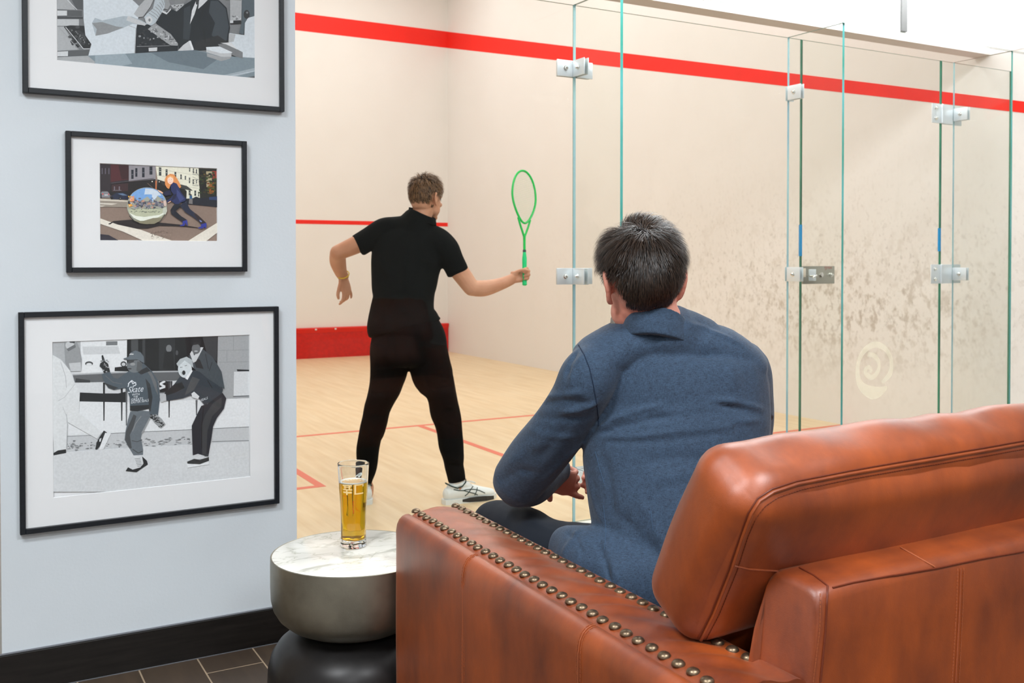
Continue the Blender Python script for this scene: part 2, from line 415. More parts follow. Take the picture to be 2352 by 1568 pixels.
S('trim_2', MB().box((p0[0], 4.216, p0[2]), (p1[0], 4.229, HL), .003), mat('grey_channel', (112, 114, 114), .6))
S('baseboard_column', MB().box((.10, YC-.012, 0), (1.022, YC-.0005, .119), .002), M['baseboard'])
S('trim_3', MB().box((.10, YC-.009, .1195), (1.022, YC-.0005, .1235), .001), M['caulk'])
S('trim_4', MB().box((.10, YC-.016, 0), (1.022, YC-.0125, .0015)), M['caulk'])

# painted lines on the walls (thin paint films)
def quad(P, th, nrmv):
    P = [np.array(p, float) for p in P]; n = np.array(nrmv)*th
    return MB().hexa([*P, *[p+n for p in P]])
S('trim_5', quad([(XR-.0005, YF, 4.30), (XR-.0005, YF, 4.53), (XR-.0005, 3.9, 2.315), (XR-.0005, 3.9, 2.242)], .002, (-1, 0, 0)), M['red'])
S('trim_6', quad([(XL, YF-.0005, 4.30), (XR, YF-.0005, 4.30), (XR, YF-.0005, 4.53), (XL, YF-.0005, 4.53)], .002, (0, -1, 0)), M['red'])
S('trim_7', quad([(XL, YF-.0005, 1.775), (XR, YF-.0005, 1.775), (XR, YF-.0005, 1.828), (XL, YF-.0005, 1.828)], .002, (0, -1, 0)), M['red'])
# the tin: a board with a slanted top moulding
tin = thing('tin_board', (3.1, YF-.02, 0), 'red metal tin board along the foot of the front court wall', 'board')
MB().box((XL+.01, YF-.03, .0), (XR-.005, YF-.004, .335)).build('board', M['tin'], tin, False)
tm = MB(); P = [(YF-.004, .335), (YF-.034, .335), (YF-.05, .385), (YF-.05, .398), (YF-.004, .405)]
vs = [(x, y, z) for x in (XL+.01, XR-.005) for y, z in P]; k = len(P)
tm.add(vs, [tuple(range(k)), tuple(range(k, 2*k))[::-1]]+[(i, i+k, (i+1) % k+k, (i+1) % k) for i in range(k)])
tm.build('top_moulding', mat('bright_red_tin_top', (222, 28, 16), .4), tin, False)
for x in (4.15, 4.42, 5.1, 5.9):
    MB().box((x-.012, YF-.056, .372), (x+.012, YF-.049, .392), .002).build('clip', M['alu'], tin)
# floor lines
def fl(name, x0, y0, x1, y1): S(name, MB().box((x0, y0, 0), (x1, y1, .0012)), M['floorline'])
fl('trim_8', XL, 7.06, XR, 7.11); fl('trim_9', 3.145, YG, 3.195, 7.06)
fl('trim_10', 1.80, 5.44, 1.85, 7.06); fl('trim_11', XL, 5.44, 1.80, 5.49)
fl('trim_12', XR-1.6, 5.44, XR-1.55, 7.06); fl('trim_13', XR-1.55, 5.44, XR, 5.49)

# ================================================================== GLASS BACK WALL
def pane(name, lo, hi, axis, edges='edge_dark', bev=0):
    """glass sheet whose thin axis is given; faces clear, rim green"""
    mb = MB().box(lo, hi); me = mb.mesh(name, False)
    for p in me.polygons:
        n = p.normal; p.material_index = 0 if abs(n[axis]) > .9 else (2 if n[2] > .9 or n[2] < -.9 else (3 if axis == 0 and n[1] > .9 else 1))
    return me
def gpane(name, lo, hi, axis, label, cat='glass wall', edge='edge_dark', group=None):
    me = pane(name, lo, hi, axis)
    o = link(name, me, [M['glass'], M[edge], M['edge_top'], M['edge_pale']])
    return tag(o, label, cat, group)
GT = 2.548
gpane('glass_wall', (1.02, YG-.006, .005), (2.6535, YG+.006, GT), 1, 'large clear glass back-wall panel beside the white picture wall, in front of the squash player')
gpane('glass_wall', (2.6575, YG-.006, .005), (4.19, YG+.006, GT), 1, 'clear glass back-wall panel behind the seated man, left of the glass door')
gpane('glass_wall', (5.402, YG-.006, .005), (6.10, YG+.006, GT), 1, 'clear glass back-wall panel at the right edge, right of the door hinges')
FX = (2.655, 4.087, 5.517)
gpane('glass_fin', (FX[0]-.0075, 3.68, .005), (FX[0]+.0075, YG-.0065, GT), 0, 'glass fin standing out from the back wall with thick teal edge above the seated man', 'glass fin', 'edge')
gpane('glass_fin', (FX[1]-.0075, 3.68, .005), (FX[1]+.0075, YG-.0065, GT), 0, 'glass fin standing out from the back wall beside the door lock', 'glass fin', 'edge')
gpane('glass_fin', (FX[2]-.0075, 3.68, .005), (FX[2]+.0075, YG-.0065, GT), 0, 'glass fin standing out from the back wall beside the door hinges, at the right edge', 'glass fin', 'edge')
gpane('glass_rail', (2.60, 3.672, GT-.006), (6.10, 3.6795, GT), 1, 'thin horizontal glass rail joining the front top corners of the glass fins', 'glass rail', 'edge_top')
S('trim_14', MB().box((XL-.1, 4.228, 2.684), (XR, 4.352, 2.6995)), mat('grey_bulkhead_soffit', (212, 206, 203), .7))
# the door
door = link('door_1', pane('door_1', (4.197, YG-.006, .012), (5.395, YG+.006, GT), 1), [M['glass'], M['edge_dark'], M['edge_top']])
door['kind'] = 'structure'; door['label'] = 'frameless glass court door with lock plate and swirl emblem'
z = lambda v: hit(1841, v, 'Y', YG)[2]
MB().box((4.1865, YG-.0085, z(588)), (4.1972, YG+.0072, z(516))).build('edge_film', M['edge_blue'], door, False)
MB().box((5.3885, YG-.0085, z(575)), (5.3985, YG+.0072, z(516))).build('edge_film', M['edge_blue'], door, False)
# door lock plate
def bolt(mb, c, axis, s=1, r=.011, L=.016):
    """domed cap bolt"""
    prof = [(r*1.15, 0), (r*1.15, .002), (r*.8, .003), (r*.8, L*.6), (r*.6, L*.9), (0, L)]
    o = MB().lathe(prof, n=16)
    if axis == 'y': Mx = Matrix.Translation(c) @ Matrix.Rotation(PI/2*s, 4, 'X')
    else: Mx = Matrix.Translation(c) @ Matrix.Rotation(PI/2*s, 4, 'Y')
    return mb.merge(o, Mx)
BOLT = {}
def add_bolt(c, axis, s, parent):
    mb = bolt(MB(), (0, 0, 0), axis, s); o = mb.build('bolt', M['chrome'], None); o.location = c; bpy.context.view_layer.update(); return par(o, parent)
a = hit(1843, 611, 'Y', YG-.012); b_ = hit(1915, 651, 'Y', YG-.012)
lk = MB().box((a[0], YG-.018, b_[2]), (b_[0], YG-.0065, a[2]), .002).build('lock_plate', mat('brushed_lock_plate', (178, 176, 164), .3, metal=.8), door)
hw = hit(1857, 645, 'Y', YG-.02); hh = hit(1872, 618, 'Y', YG-.02)
MB().box((hw[0], YG-.030, hw[2]), (hh[0], YG-.0185, hh[2]), .003).build('latch', M['alu'], lk)
hk = hit(1861, 634, 'Y', YG-.03)
MB().limb([hk, hk+np.array([0, -.035, 0])], [.006, .006]).limb([hk+np.array([-.012, -.035, -.006]), hk+np.array([.014, -.035, .004])], [.005, .005]).build('thumb_turn', M['chrome'], lk)
hc = hit(1886, 631, 'Y', YG-.018)
MB().lathe([(.014, 0), (.014, .006), (.009, .008), (.009, .011), (0, .011)], n=20).build('key_cylinder', M['chrome'], lk).data.transform(Matrix.Translation(hc) @ Matrix.Rotation(PI/2, 4, 'X'))
add_bolt(hit(1909, 631, 'Y', YG-.018), 'y', 1, lk)
ch = hit(1848, 628, 'Y', YG-.0185)
MB().box((ch[0]-.010, YG-.0195, ch[2]-.02), (ch[0]+.010, YG-.0178, ch[2]+.03), .001).build('cutout', mat('pale_cutout', (222, 208, 188), .6), lk)
rl = MB()
def lp(x, y): p = hit(1835+x*.06696, 602+y*.06699, 'Y', YG-.0182); return (p[0], p[2])
for st_ in ([(940, 160), (885, 155), (885, 200), (935, 205), (940, 160), (935, 250), (890, 262)], [(975, 160), (975, 225)], [(975, 175), (1005, 165)], [(1050, 165), (1015, 165), (1015, 220), (1050, 220), (1050, 165)], [(1095, 165), (1065, 172), (1095, 205), (1065, 222)], [(1130, 165), (1102, 172), (1130, 205), (1102, 222)]):
    ribbon_pts = [lp(*q) for q in st_]
    for a_, c_ in zip(ribbon_pts[:-1], ribbon_pts[1:]): rl.tube([(a_[0], YG-.0182, a_[1]), (c_[0], YG-.0182, c_[1])], .0009, 4)
rl.build('maker_mark', mat('faded_red_print', (178, 92, 82), .6), lk)
# the clamps: an angle plate each side of the fin, bolted through the glass
AH = .080
def clamp(name, fx, zc, label, group, kind='fin'):
    t = thing(name, (fx, YG, zc), label, 'clamp', group)
    z0, z1 = zc-AH/2, zc+AH/2; pl = []
    def plate(x0, x1, y0, y1): return MB().box((x0, y0, z0), (x1, y1, z1), .0015).build('plate', M['alu'], t)
    g0 = YG-.0065
    if kind in ('fin', 'lock', 'hinge'):
        L = plate(fx-.103 if kind == 'fin' else fx-.062, fx-.0085, g0-.007, g0) if kind == 'fin' else None
        # angle leg along the fin, both faces
        q = plate(fx-.0145, fx-.0085, g0-.105, g0-.0075); plate(fx+.0085, fx+.0145, g0-.105, g0-.0075)
        if L: add_bolt((fx-(.055 if kind == 'fin' else .032), g0-.007, zc), 'y', 1, L)
        add_bolt((fx-.0145, g0-.055, zc), 'x', -1, q)
        if kind == 'fin': R_ = plate(fx+.0150, fx+.103, g0-.007, g0); add_bolt((fx+.060, g0-.007, zc), 'y', 1, R_)
        if kind == 'hinge':
            # the door hinge: two leaves with a pair of bolts each and a barrel
            z0, z1 = zc-.060, zc+.060
            h1 = MB().box((fx-.215, g0-.008, z0), (fx-.126, g0, z1), .002).build('door_leaf', M['alu'], t)
            h2 = MB().box((fx-.118, g0-.008, z0), (fx-.016, g0, z1), .002).build('fixed_leaf', M['alu'], t)
            MB().limb([(fx-.122, g0-.010, z0+.004), (fx-.122, g0-.010, z1-.004)], [.007, .007], hint=(1, 0, 0)).build('hinge_barrel', M['alu'], t)
            for dz in (-.032, .032):
                add_bolt((fx-.182, g0-.008, zc+dz), 'y', 1, h1)
        # outer plate on the court side
        MB().box((fx-(.006 if kind == 'lock' else .095), YG+.0065, z0), (fx+(.055 if kind == 'lock' else .095), YG+.0115, z1), .0015).build('backing_plate', M['alu'], t)
    return t
ZU, ZM, ZB = 2.234, 1.220, .235
G_ = 'aluminium clamps holding the glass fins'
clamp('glass_clamp', FX[0], ZU, 'aluminium angle clamp just below the red line, above and left of the seated man', G_)
clamp('glass_clamp', FX[0], ZM, 'aluminium angle clamp with two bolts, just left of the seated man head', G_)
clamp('glass_clamp', FX[0], ZB, 'low aluminium angle clamp near the floor, seen under the seated man arm', G_)
clamp('glass_clamp', FX[1], ZU, 'one-bolt aluminium clamp under the red line at the door edge', G_, 'lock')
clamp('glass_clamp', FX[1], ZM, 'one-bolt aluminium clamp joined to the door lock plate', G_, 'lock')
clamp('glass_clamp', FX[2], 2.215, 'four-bolt aluminium hinge clamp under the red line at the right', G_, 'hinge')
clamp('glass_clamp', FX[2], 1.212, 'four-bolt aluminium hinge clamp at eye height on the right', G_, 'hinge')
# swirl emblem on the door
def ribbon(mb, cl, wd, y, th=.0006):
    """flat band along a polyline of (x, z) with half widths"""
    P = [np.array(p, float) for p in cl]; n = len(P); vs = []; fs = []
    for i in range(n):
        t = nrm(P[min(i+1, n-1)]-P[max(i-1, 0)]); s = np.array([-t[1], t[0]])
        w_ = wd[i] if isinstance(wd, (list, np.ndarray)) else wd
        for sg in (1, -1): q = P[i]+s*w_*sg; vs.append((q[0], y, q[1])); vs.append((q[0], y-th, q[1]))
    for i in range(n-1):
        a = i*4; b = a+4
        fs += [(a, b, b+2, a+2), (a+1, a+3, b+3, b+1), (a, a+1, b+1, b), (a+2, b+2, b+3, a+3)]
    fs += [(0, 2, 3, 1), (a+4, a+5, a+7, a+6)]
    return mb.add(vs, fs)
em = MB()
def empx(x, y): p = hit(1850+x*.17857, 700+y*.17857, 'Y', YG-.007); return (p[0], p[2])
ring = [(985, 1000), (1080, 900), (1110, 780), (1085, 650), (1010, 550), (900, 510), (790, 560), (715, 650), (675, 780), (672, 900), (700, 1010), (770, 1090), (870, 1130), (950, 1120), (1050, 1060)]
wr = [.010, .019, .016, .015, .017, .019, .018, .016, .015, .017, .023, .032, .040, .031, .008]
swl = [(800, 640), (860, 645), (920, 690), (950, 780), (925, 870), (860, 930), (790, 900), (770, 840), (815, 800), (850, 845), (820, 870)]
ws = [.013, .015, .015, .013, .014, .017, .015, .013, .012, .010, .005]
def dens(P, Wd, k=5):
    o = []; w_ = []
    for i in range(len(P)-1):
        p0, p1, p2, p3 = [np.array(P[max(0, min(len(P)-1, j))], float) for j in (i-1, i, i+1, i+2)]
        for q in range(k):
            t = q/k; o.append(.5*(2*p1+(-p0+p2)*t+(2*p0-5*p1+4*p2-p3)*t*t+(-p0+3*p1-3*p2+p3)*t**3)); w_.append(Wd[i]*(1-t)+Wd[i+1]*t)
    o.append(np.array(P[-1], float)); w_.append(Wd[-1]); return o, w_
for P, Wd in ((ring, wr), (swl, ws)):
    o, w_ = dens(P, Wd); ribbon(em, [empx(*q) for q in o], w_, YG-.0066)
mm = bpy.data.materials.new('frosted_emblem'); mm.use_nodes = True; nt = mm.node_tree; nt.nodes.clear()
out = N(nt, 'ShaderNodeOutputMaterial'); mx = N(nt, 'ShaderNodeMixShader'); mx.inputs[0].default_value = .2
tr = N(nt, 'ShaderNodeBsdfTransparent'); d1 = N(nt, 'ShaderNodeBsdfDiffuse'); d1.inputs[0].default_value = lin((204, 207, 194)); d2 = N(nt, 'ShaderNodeBsdfTranslucent'); d2.inputs[0].default_value = lin((204, 207, 194)); df = N(nt, 'ShaderNodeAddShader'); nt.links.new(d1.outputs[0], df.inputs[0]); nt.links.new(d2.outputs[0], df.inputs[1])
nt.links.new(tr.outputs[0], mx.inputs[1]); nt.links.new(df.outputs[0], mx.inputs[2]); nt.links.new(mx.outputs[0], out.inputs[0])
em.build('emblem', mm, door, False)

# ================================================================== CEILING LAMPS
M['lampglow'] = mat('lamp_diffuser', (250, 250, 250), .6)
b = M['lampglow'].node_tree.nodes['Principled BSDF']; b.inputs['Emission Color'].default_value = (1, 1, 1, 1); b.inputs['Emission Strength'].default_value = 2.5
def lamp(x, y, zc, sx, sy_, label, group):
    t = thing('ceiling_light', (x, y, zc), label, 'ceiling light', group)
    fr = MB()
    for (a0, a1, b0, b1) in ((-sx/2-.03, sx/2+.03, -sy_/2-.03, -sy_/2), (-sx/2-.03, sx/2+.03, sy_/2, sy_/2+.03), (-sx/2-.03, -sx/2, -sy_/2, sy_/2), (sx/2, sx/2+.03, -sy_/2, sy_/2)):
        fr.box((x+a0, y+b0, zc-.04), (x+a1, y+b1, zc), .003)
    fr.build('frame', M['white'], t); MB().box((x-sx/2, y-sy_/2, zc-.02), (x+sx/2, y+sy_/2, zc-.004)).build('diffuser', M['lampglow'], t, False)
for i, (x, y) in enumerate(COURT_LAMPS): lamp(x, y, HC, 1.5, .6, 'flat white panel lamp in the court ceiling', 'panel lamps in the court ceiling')
for i, (x, y) in enumerate(LOUNGE_LAMPS): lamp(x, y, HL, 1.1, .55, 'flat white panel lamp in the lounge ceiling', 'panel lamps in the lounge ceiling')
# ================================================================== LEATHER SOFA
def leather():
    m, nt, b = newmat('cognac_leather'); b.inputs['Roughness'].default_value = .46; b.inputs['Specular IOR Level'].default_value = .6
    b.inputs['Sheen Weight'].default_value = .14; b.inputs['Sheen Roughness'].default_value = .35; b.inputs['Sheen Tint'].default_value = (1, .78, .58, 1); b.inputs['Coat Weight'].default_value = .75; b.inputs['Coat Roughness'].default_value = .46
    tc = N(nt, 'ShaderNodeTexCoord'); n = N(nt, 'ShaderNodeTexNoise', i_Scale=6.5, i_Detail=6, i_Roughness=.62); mp = N(nt, 'ShaderNodeMapping'); mp.inputs['Scale'].default_value = (1, 1, .45)
    nt.links.new(tc.outputs['Object'], mp.inputs[0]); nt.links.new(mp.outputs[0], n.inputs['Vector'])
    r = N(nt, 'ShaderNodeValToRGB'); r.color_ramp.elements[0].color = lin((100, 36, 6)); r.color_ramp.elements[1].color = lin((172, 76, 13))
    r.color_ramp.elements[0].position = .28; r.color_ramp.elements[1].position = .72
    nt.links.new(n.outputs['Fac'], r.inputs[0]); nt.links.new(r.outputs[0], b.inputs['Base Color'])
    v = N(nt, 'ShaderNodeTexVoronoi', i_Scale=520); nt.links.new(tc.outputs['Object'], v.inputs['Vector'])
    n2 = N(nt, 'ShaderNodeTexNoise', i_Scale=14, i_Detail=4); nt.links.new(tc.outputs['Object'], n2.inputs['Vector'])
    bp = N(nt, 'ShaderNodeBump', i_Strength=.16, i_Distance=.0006); nt.links.new(v.outputs['Distance'], bp.inputs['Height'])
    bp2 = N(nt, 'ShaderNodeBump', i_Strength=.22, i_Distance=.006); nt.links.new(n2.outputs['Fac'], bp2.inputs['Height']); nt.links.new(bp.outputs[0], bp2.inputs['Normal'])
    nt.links.new(bp2.outputs[0], b.inputs['Normal']); return m
M['leather'] = leather()
M['thread'] = mat('tan_thread', (164, 88, 52), .7)
M['seam'] = mat('dark_leather_seam', (104, 42, 20), .5)
M['nail'] = mat('antique_brass_nail', (140, 120, 98), .38, metal=.9, var=.35, vsc=160)
M['darkwood'] = mat('dark_wood_leg', (44, 30, 22), .4)
ang = math.radians(-1.3); SO = np.array([.982, 2.36, 0]); ca, sa = math.cos(ang), math.sin(ang)
def SL(x, y, z): return np.array([SO[0]+x*ca-y*sa, SO[1]+x*sa+y*ca, z])
SW = 2.32          # outside width of the sofa
sofa = thing('sofa', (SO[0]+1.1, 1.75, 0), 'cognac brown leather sofa with brass nail-head trim, filling the lower right', 'sofa')
def arm_mesh(mir=False):
    prof = [(0, .11), (0, .20), (0, .30), (0, .40), (0, .50), (0, .57), (.001, .605), (.004, .622), (.010, .634), (.018, .641), (.027, .6445), (.036, .6445), (.041, .641), (.0445, .6375), (.048, .6405), (.053, .6435),
            (.062, .645), (.075, .6485), (.09, .651), (.105, .6525), (.12, .6525), (.135, .6515), (.15, .649), (.162, .6465), (.172, .6445), (.182, .645), (.192, .6445), (.200, .641), (.207, .635), (.212, .627), (.2145, .615), (.215, .60), (.215, .5), (.215, .4), (.215, .3), (.215, .11)]
    ys = [0, -.0012, -.005, -.011, -.019, -.03]+list(np.linspace(-.03, -1.24, 130)[1:])
    ins = [.020, .012, .0055, .002, .0004, 0]+[0]*200
    vs = []; m = len(prof)
    for i, y in enumerate(ys):
        for (x, z_) in prof:
            k = ins[i]; xx = x+(k if x < .1 else -k) if k else x; zz = z_-(k*.9 if z_ > .6 else 0)
            # pad wrinkles between the nail rows, pulls at the nails
            w_ = math.exp(-((x-.118)/.045)**2) if z_ > .6 else 0
            wr_ = .0034*math.sin(y*72+9*x*8+math.sin(y*23)*1.4)*w_*(.35+.65*max(0, min(1, (-y-.25)/.5)))
            if z_ > .63: wr_ += .0006*math.sin(y*2*PI/.0365)*(math.exp(-((x-.06)/.012)**2)+math.exp(-((x-.175)/.012)**2))
            sd = .0018*math.sin(y*7+z_*9)*math.sin(z_*6+1) if x < .001 else 0
            X = (SW-xx) if mir else xx
            vs.append(SL(X+(sd if not mir else -sd), y, zz+wr_))
    fs = []
    for i in range(len(ys)-1):
        for j in range(m-1):
            q = (i*m+j, i*m+j+1, (i+1)*m+j+1, (i+1)*m+j); fs.append(q if not mir else q[::-1])
        q = (i*m+m-1, i*m, (i+1)*m, (i+1)*m+m-1); fs.append(q if not mir else q[::-1])
    fs.append(tuple(range(m))[::-1] if not mir else tuple(range(m)))
    b0 = (len(ys)-1)*m; fs.append(tuple(b0+j for j in range(m)) if not mir else tuple(b0+j for j in range(m))[::-1])
    return MB().add(vs, fs)
nail_me = MB().lathe([(.0116, -.002), (.0116, .0006), (.0108, .0032), (.0086, .0056), (.0056, .0071), (.0028, .0079), (0, .0081)], n=18).mesh('nail_head')
nail_me.materials.append(M['nail'])
def nails(arm, mir):
    for row, x in enumerate((.060, .175)):
        n = 33
        for k in range(n):
            if row == 1 and k > 31: continue
            y = -.008-k*.0367-(0 if row == 0 else -.003)
            o = bpy.data.objects.new('nail_head', nail_me); COL.objects.link(o)
            X = SW-x if mir else x
            o.location = SL(X+.0012*math.sin(k*2.3), y, .6452); o.rotation_euler = (0, 0, k*1.1); o.parent = arm
for mir in (False, True):
    arm = arm_mesh(mir).build('arm', M['leather'], sofa, ang=60); bpy.context.view_layer.update()
    # nails hang from the arm: same frame as the arm mesh
    if mir: nails(arm, True)
    else:
        nails(arm, False); ARM = arm; ARMT = bvh(arm.data)
        # raised welt along the outer top edge and double stitching down the side
        for (px0, px1) in ((0.40, .0), (.82, 0)):
            pass
        def side_line(y0, dx):
            P = [SL(-.0008, y0+dx, z_) for z_ in np.linspace(.12, .60, 30)]+[SL(.004-.001, y0+dx, .6225), SL(.010-.0005, y0+dx, .6348), SL(.018, y0+dx, .6418), SL(.027, y0+dx, .6452), SL(.036, y0+dx, .6452)]
            return P
        for y0 in (-.42, -.90):
            st = MB()
            for dx in (-.006, .006):
                P = side_line(y0, dx)
                for i in range(len(P)-1):
                    n = max(1, int(np.linalg.norm(P[i+1]-P[i])/.006))
                    for k in range(n):
                        a0 = P[i]+(P[i+1]-P[i])*(k+.12)/n; a1 = P[i]+(P[i+1]-P[i])*(k+.88)/n; st.tube([a0, a1], .0007, 4)
            st.tube(side_line(y0, 0), .0011, 5)
            st.build('stitching', M['thread'], arm, False)
        for y0 in (-.46,):
            MB().tube([SL(.188, y0, .6455), SL(.200, y0, .6420), SL(.207, y0, .6360), SL(.2125, y0, .627), SL(.2155, y0, .60), SL(.2155, y0, .5)], .0012, 5).build('stitching', M['thread'], arm)
        MB().tube([SL(.0445, y, .6372) for y in np.linspace(-.02, -1.23, 60)], .0016, 6).build('seam', M['seam'], arm)
# seat: base, cushions, legs
def slbox(x0, x1, y0, y1, z0, z1, bev, seg=3):
    mb = MB().box((x0, y0, z0), (x1, y1, z1), bev, seg); mb.v = [tuple(SL(*p)) for p in mb.v]; return mb
slbox(.212, SW-.212, -1.15, -.03, .11, .30, .02).build('base', M['leather'], sofa)
for x0, x1 in ((.22, SW/2-.002), (SW/2+.002, SW-.22)):
    cw = (x1-x0)/2
    mb = MB().puff((cw, .36, .085), .04, (0, .004, .012), 20); mb.v = [tuple(SL(p[0]+x0+cw, p[1]-.375, p[2]+.375)) for p in mb.v]
    mb.build('seat_cushion', M['leather'], sofa)
for x in (.08, SW-.08):
    for y in (-.08, -1.16):
        mb = MB().lathe([(.022, 0), (.034, .115)], n=20); mb.v = [tuple(SL(p[0]+x, p[1]+y, p[2])) for p in mb.v]; mb.build('leg', M['darkwood'], sofa)
# the low back frame with splayed end
def pt(x, y, z): return np.array([x, y, z])
w0 = SL(SW, 0, 0)[0]
bf = MB(); HB = .785
P = [SL(.17, -1.262, .11), SL(SW-.17, -1.262, .11), SL(SW-.17, -1.12, .11), SL(.17, -1.12, .11)]
# front/back silhouettes as a grid so that the crown of the top can be shaped
nx = 60; secs = []
for i in range(nx+1):
    t = i/nx; u = min(t, 1-t)*nx
    lx0 = .205; X = lx0+(SW-2*lx0)*t
    top = HB+.012*math.sin(PI*t)**.5 if 0 < t < 1 else HB
    splay = .085*(1 if t == 0 else (-1 if t == 1 else 0))
    secs.append((X, top, splay))
def bsec(i):
    X, top, sp_ = secs[i]
    e = 1 if i in (0, nx) else 0; sgn = 1 if i == 0 else -1
    rear, front = -1.262, -1.150
    # section polyline (y, z), walking up the rear, over the top and down the front
    pts = [(rear, .11), (rear, .3), (rear, .45), (rear, .60), (rear, .70), (rear, top-.022), (rear+.004, top-.009), (rear+.013, top-.001), (rear+.03, top+.003), (rear+.055, top+.006), (front-.03, top+.008), (front-.012, top+.005), (front-.003, top-.006), (front, top-.02), (front, .70), (front, .60), (front, .45), (front, .3), (front, .11)]
    out = []
    for (y, z_) in pts:
        x = X
        if e:
            fy = (y-rear)/(front-rear)
            x = X+sgn*(.008-fy*.062*max(0, (top-max(z_, .64)))/(top-.64))   # the front lower corner flares out over the arm
        out.append(SL(x, y, z_))
    return out
rows = []
for i in range(nx+1):
    if i == 0:
        a = bsec(0); c = np.mean(a, axis=0)
        nxt = bsec(1)
        for k, inset in ((.0, .014), (.004, .004)):
            rows.append([np.array(q)+(c-np.array(q))/np.linalg.norm(c-np.array(q))*inset+np.array([k, 0, 0]) for q in a])
        rows.append([np.array(q)+np.array([.013, 0, 0]) for q in a])
        # blend the flare into the straight run
        for f in (.35, .7): rows.append([np.array(a[j])*(1-f)+np.array(bsec(4)[j])*f for j in range(len(a))])
    elif 5 <= i <= nx-5: rows.append(bsec(i))
    elif i == nx:
        a = bsec(nx); b4 = bsec(nx-4)
        for f in (.35, .7)[::-1]: rows.append([np.array(a[j])*(1-f)+np.array(b4[j])*f for j in range(len(a))])
        rows.append([np.array(q)-np.array([.013, 0, 0]) for q in a]); c = np.mean(a, axis=0)
        for k, inset in ((.004, .004), (.0, .014)):
            rows.append([np.array(q)+(c-np.array(q))/np.linalg.norm(c-np.array(q))*inset-np.array([k, 0, 0]) for q in a])
m = len(rows[0]); vs = [q for r in rows for q in r]; fs = []
for i in range(len(rows)-1):
    for j in range(m-1): fs.append((i*m+j, (i+1)*m+j, (i+1)*m+j+1, i*m+j+1))
    fs.append((i*m+m-1, (i+1)*m+m-1, (i+1)*m, i*m))
fs.append(tuple(range(m))); fs.append(tuple((len(rows)-1)*m+j for j in range(m))[::-1])
bf = MB().add(vs, fs); BF = bf.build('back_frame', M['leather'], sofa, ang=50); BFT = bvh(BF.data)
def stitches(pts, r=.0008, ln=.006, off=None):
    st = MB(); P = [np.array(p) for p in pts]; acc = [0]
    for i in range(len(P)-1): acc.append(acc[-1]+np.linalg.norm(P[i+1]-P[i]))
    def at(s):
        s = min(max(s, 0), acc[-1]-1e-6); i = max(k for k in range(len(acc)) if acc[k] <= s); i = min(i, len(P)-2)
        return P[i]+(P[i+1]-P[i])*(s-acc[i])/(acc[i+1]-acc[i]+1e-12)
    s = 0
    while s < acc[-1]: st.tube([at(s+ln*.12), at(s+ln*.85)], r, 4); s += ln
    return st
for pl in ([(2199, 1305), (2196, 1400), (2186, 1566)], [(2213, 1303), (2210, 1400), (2202, 1566)]):
    stitches(surf_line(BFT, pl)).build('stitching', M['thread'], BF, False)
MB().tube(surf_line(BFT, [(2206, 1306), (2203, 1400), (2194, 1566)]), .0016, 5).build('seam', M['leather'], BF)
MB().tube(surf_line(BFT, [(2068, 1258), (2100, 1276), (2146, 1302)], 4), .0016, 5).build('seam', M['thread'], BF)
for pl in ([(1884, 1362), (1882, 1450), (1868, 1566)],):
    stitches(surf_line(BFT, pl)).build('stitching', M['thread'], BF, False)
MB().tube(surf_line(BFT, [(1836, 1304), (1870, 1322), (1900, 1345)], 4)+surf_line(BFT, [(1900, 1350), (1895, 1450), (1884, 1566)]), .0017, 5).build('seam', M['seam'], BF)
MB().tube(surf_line(BFT, [(1912, 1350), (1960, 1338), (2050, 1322), (2150, 1305), (2250, 1284), (2351, 1266)]), .0017, 5).build('seam', M['seam'], BF)

# the big loose back cushion, leaning back, overhanging the arm
def cushion(x0, x1, right=False):
    cw = (x1-x0)/2; th = math.radians(29.2)
    ux = np.array([ca, sa, 0]); uy0 = np.array([-sa, ca, 0]); fw = uy0*math.cos(th)+np.array([0, 0, 1])*math.sin(th); up = -uy0*math.sin(th)+np.array([0, 0, 1])*math.cos(th)
    c = SL((x0+x1)/2, -1.078, .824)
    Mx = Matrix([[ux[0], fw[0], up[0], c[0]], [ux[1], fw[1], up[1], c[1]], [ux[2], fw[2], up[2], c[2]], [0, 0, 0, 1]])
    def fn(q, p):
        q = q.copy()
        # soft belly, pulled corners and top wrinkles
        q[2] += .0055*math.sin(q[0]*36+q[1]*26+math.sin(q[0]*13))*max(0, p[2])**4*(.25+.75*(q[0]+cw)/(2*cw))
        if not right: uu = min(1, max(0, (q[0]+cw)/(2*cw)-.45)/.4); q[2] += .016*uu*uu*(3-2*uu)*max(0, p[2])
        q[1] += .003*math.sin(q[0]*9+q[2]*17)
        if p[2] < -.5: q[2] += .012*(1-p[0]**2)-.006*abs(p[0])**6
        return q
    mb = MB().puff((cw, .084, .176), .058, (.010, .022, .022), 40, Mx, fn)
    # lower body between the arms, down to the seat
    return mb, Mx, cw
mb, CM, CW = cushion(.105, SW/2-.003)
CU = mb.build('back_cushion', M['leather'], sofa, ang=80); CUT = bvh(CU.data)
lo_ = MB().puff((CW-.075, .075, .13), .05, (0, .01, .01), 14, CM @ Matrix.Translation((.065, -.005, -.22)))
lo_.build('cushion_foot', M['leather'], CU)
mb2, CM2, _ = cushion(SW/2+.003, SW-.105, True); c2 = mb2.build('back_cushion', M['leather'], sofa, ang=80)
MB().puff((CW-.075, .075, .13), .05, (0, .01, .01), 14, CM2 @ Matrix.Translation((-.065, -.005, -.22))).build('cushion_foot', M['leather'], c2)
rear = surf_line(CUT, [(1603, 1482), (1640, 1410), (1680, 1310), (1707, 1230), (1726, 1180), (1745, 1150), (1775, 1130), (1830, 1112), (1950, 1088), (2100, 1062), (2230, 1040), (2351, 1019)], 5)
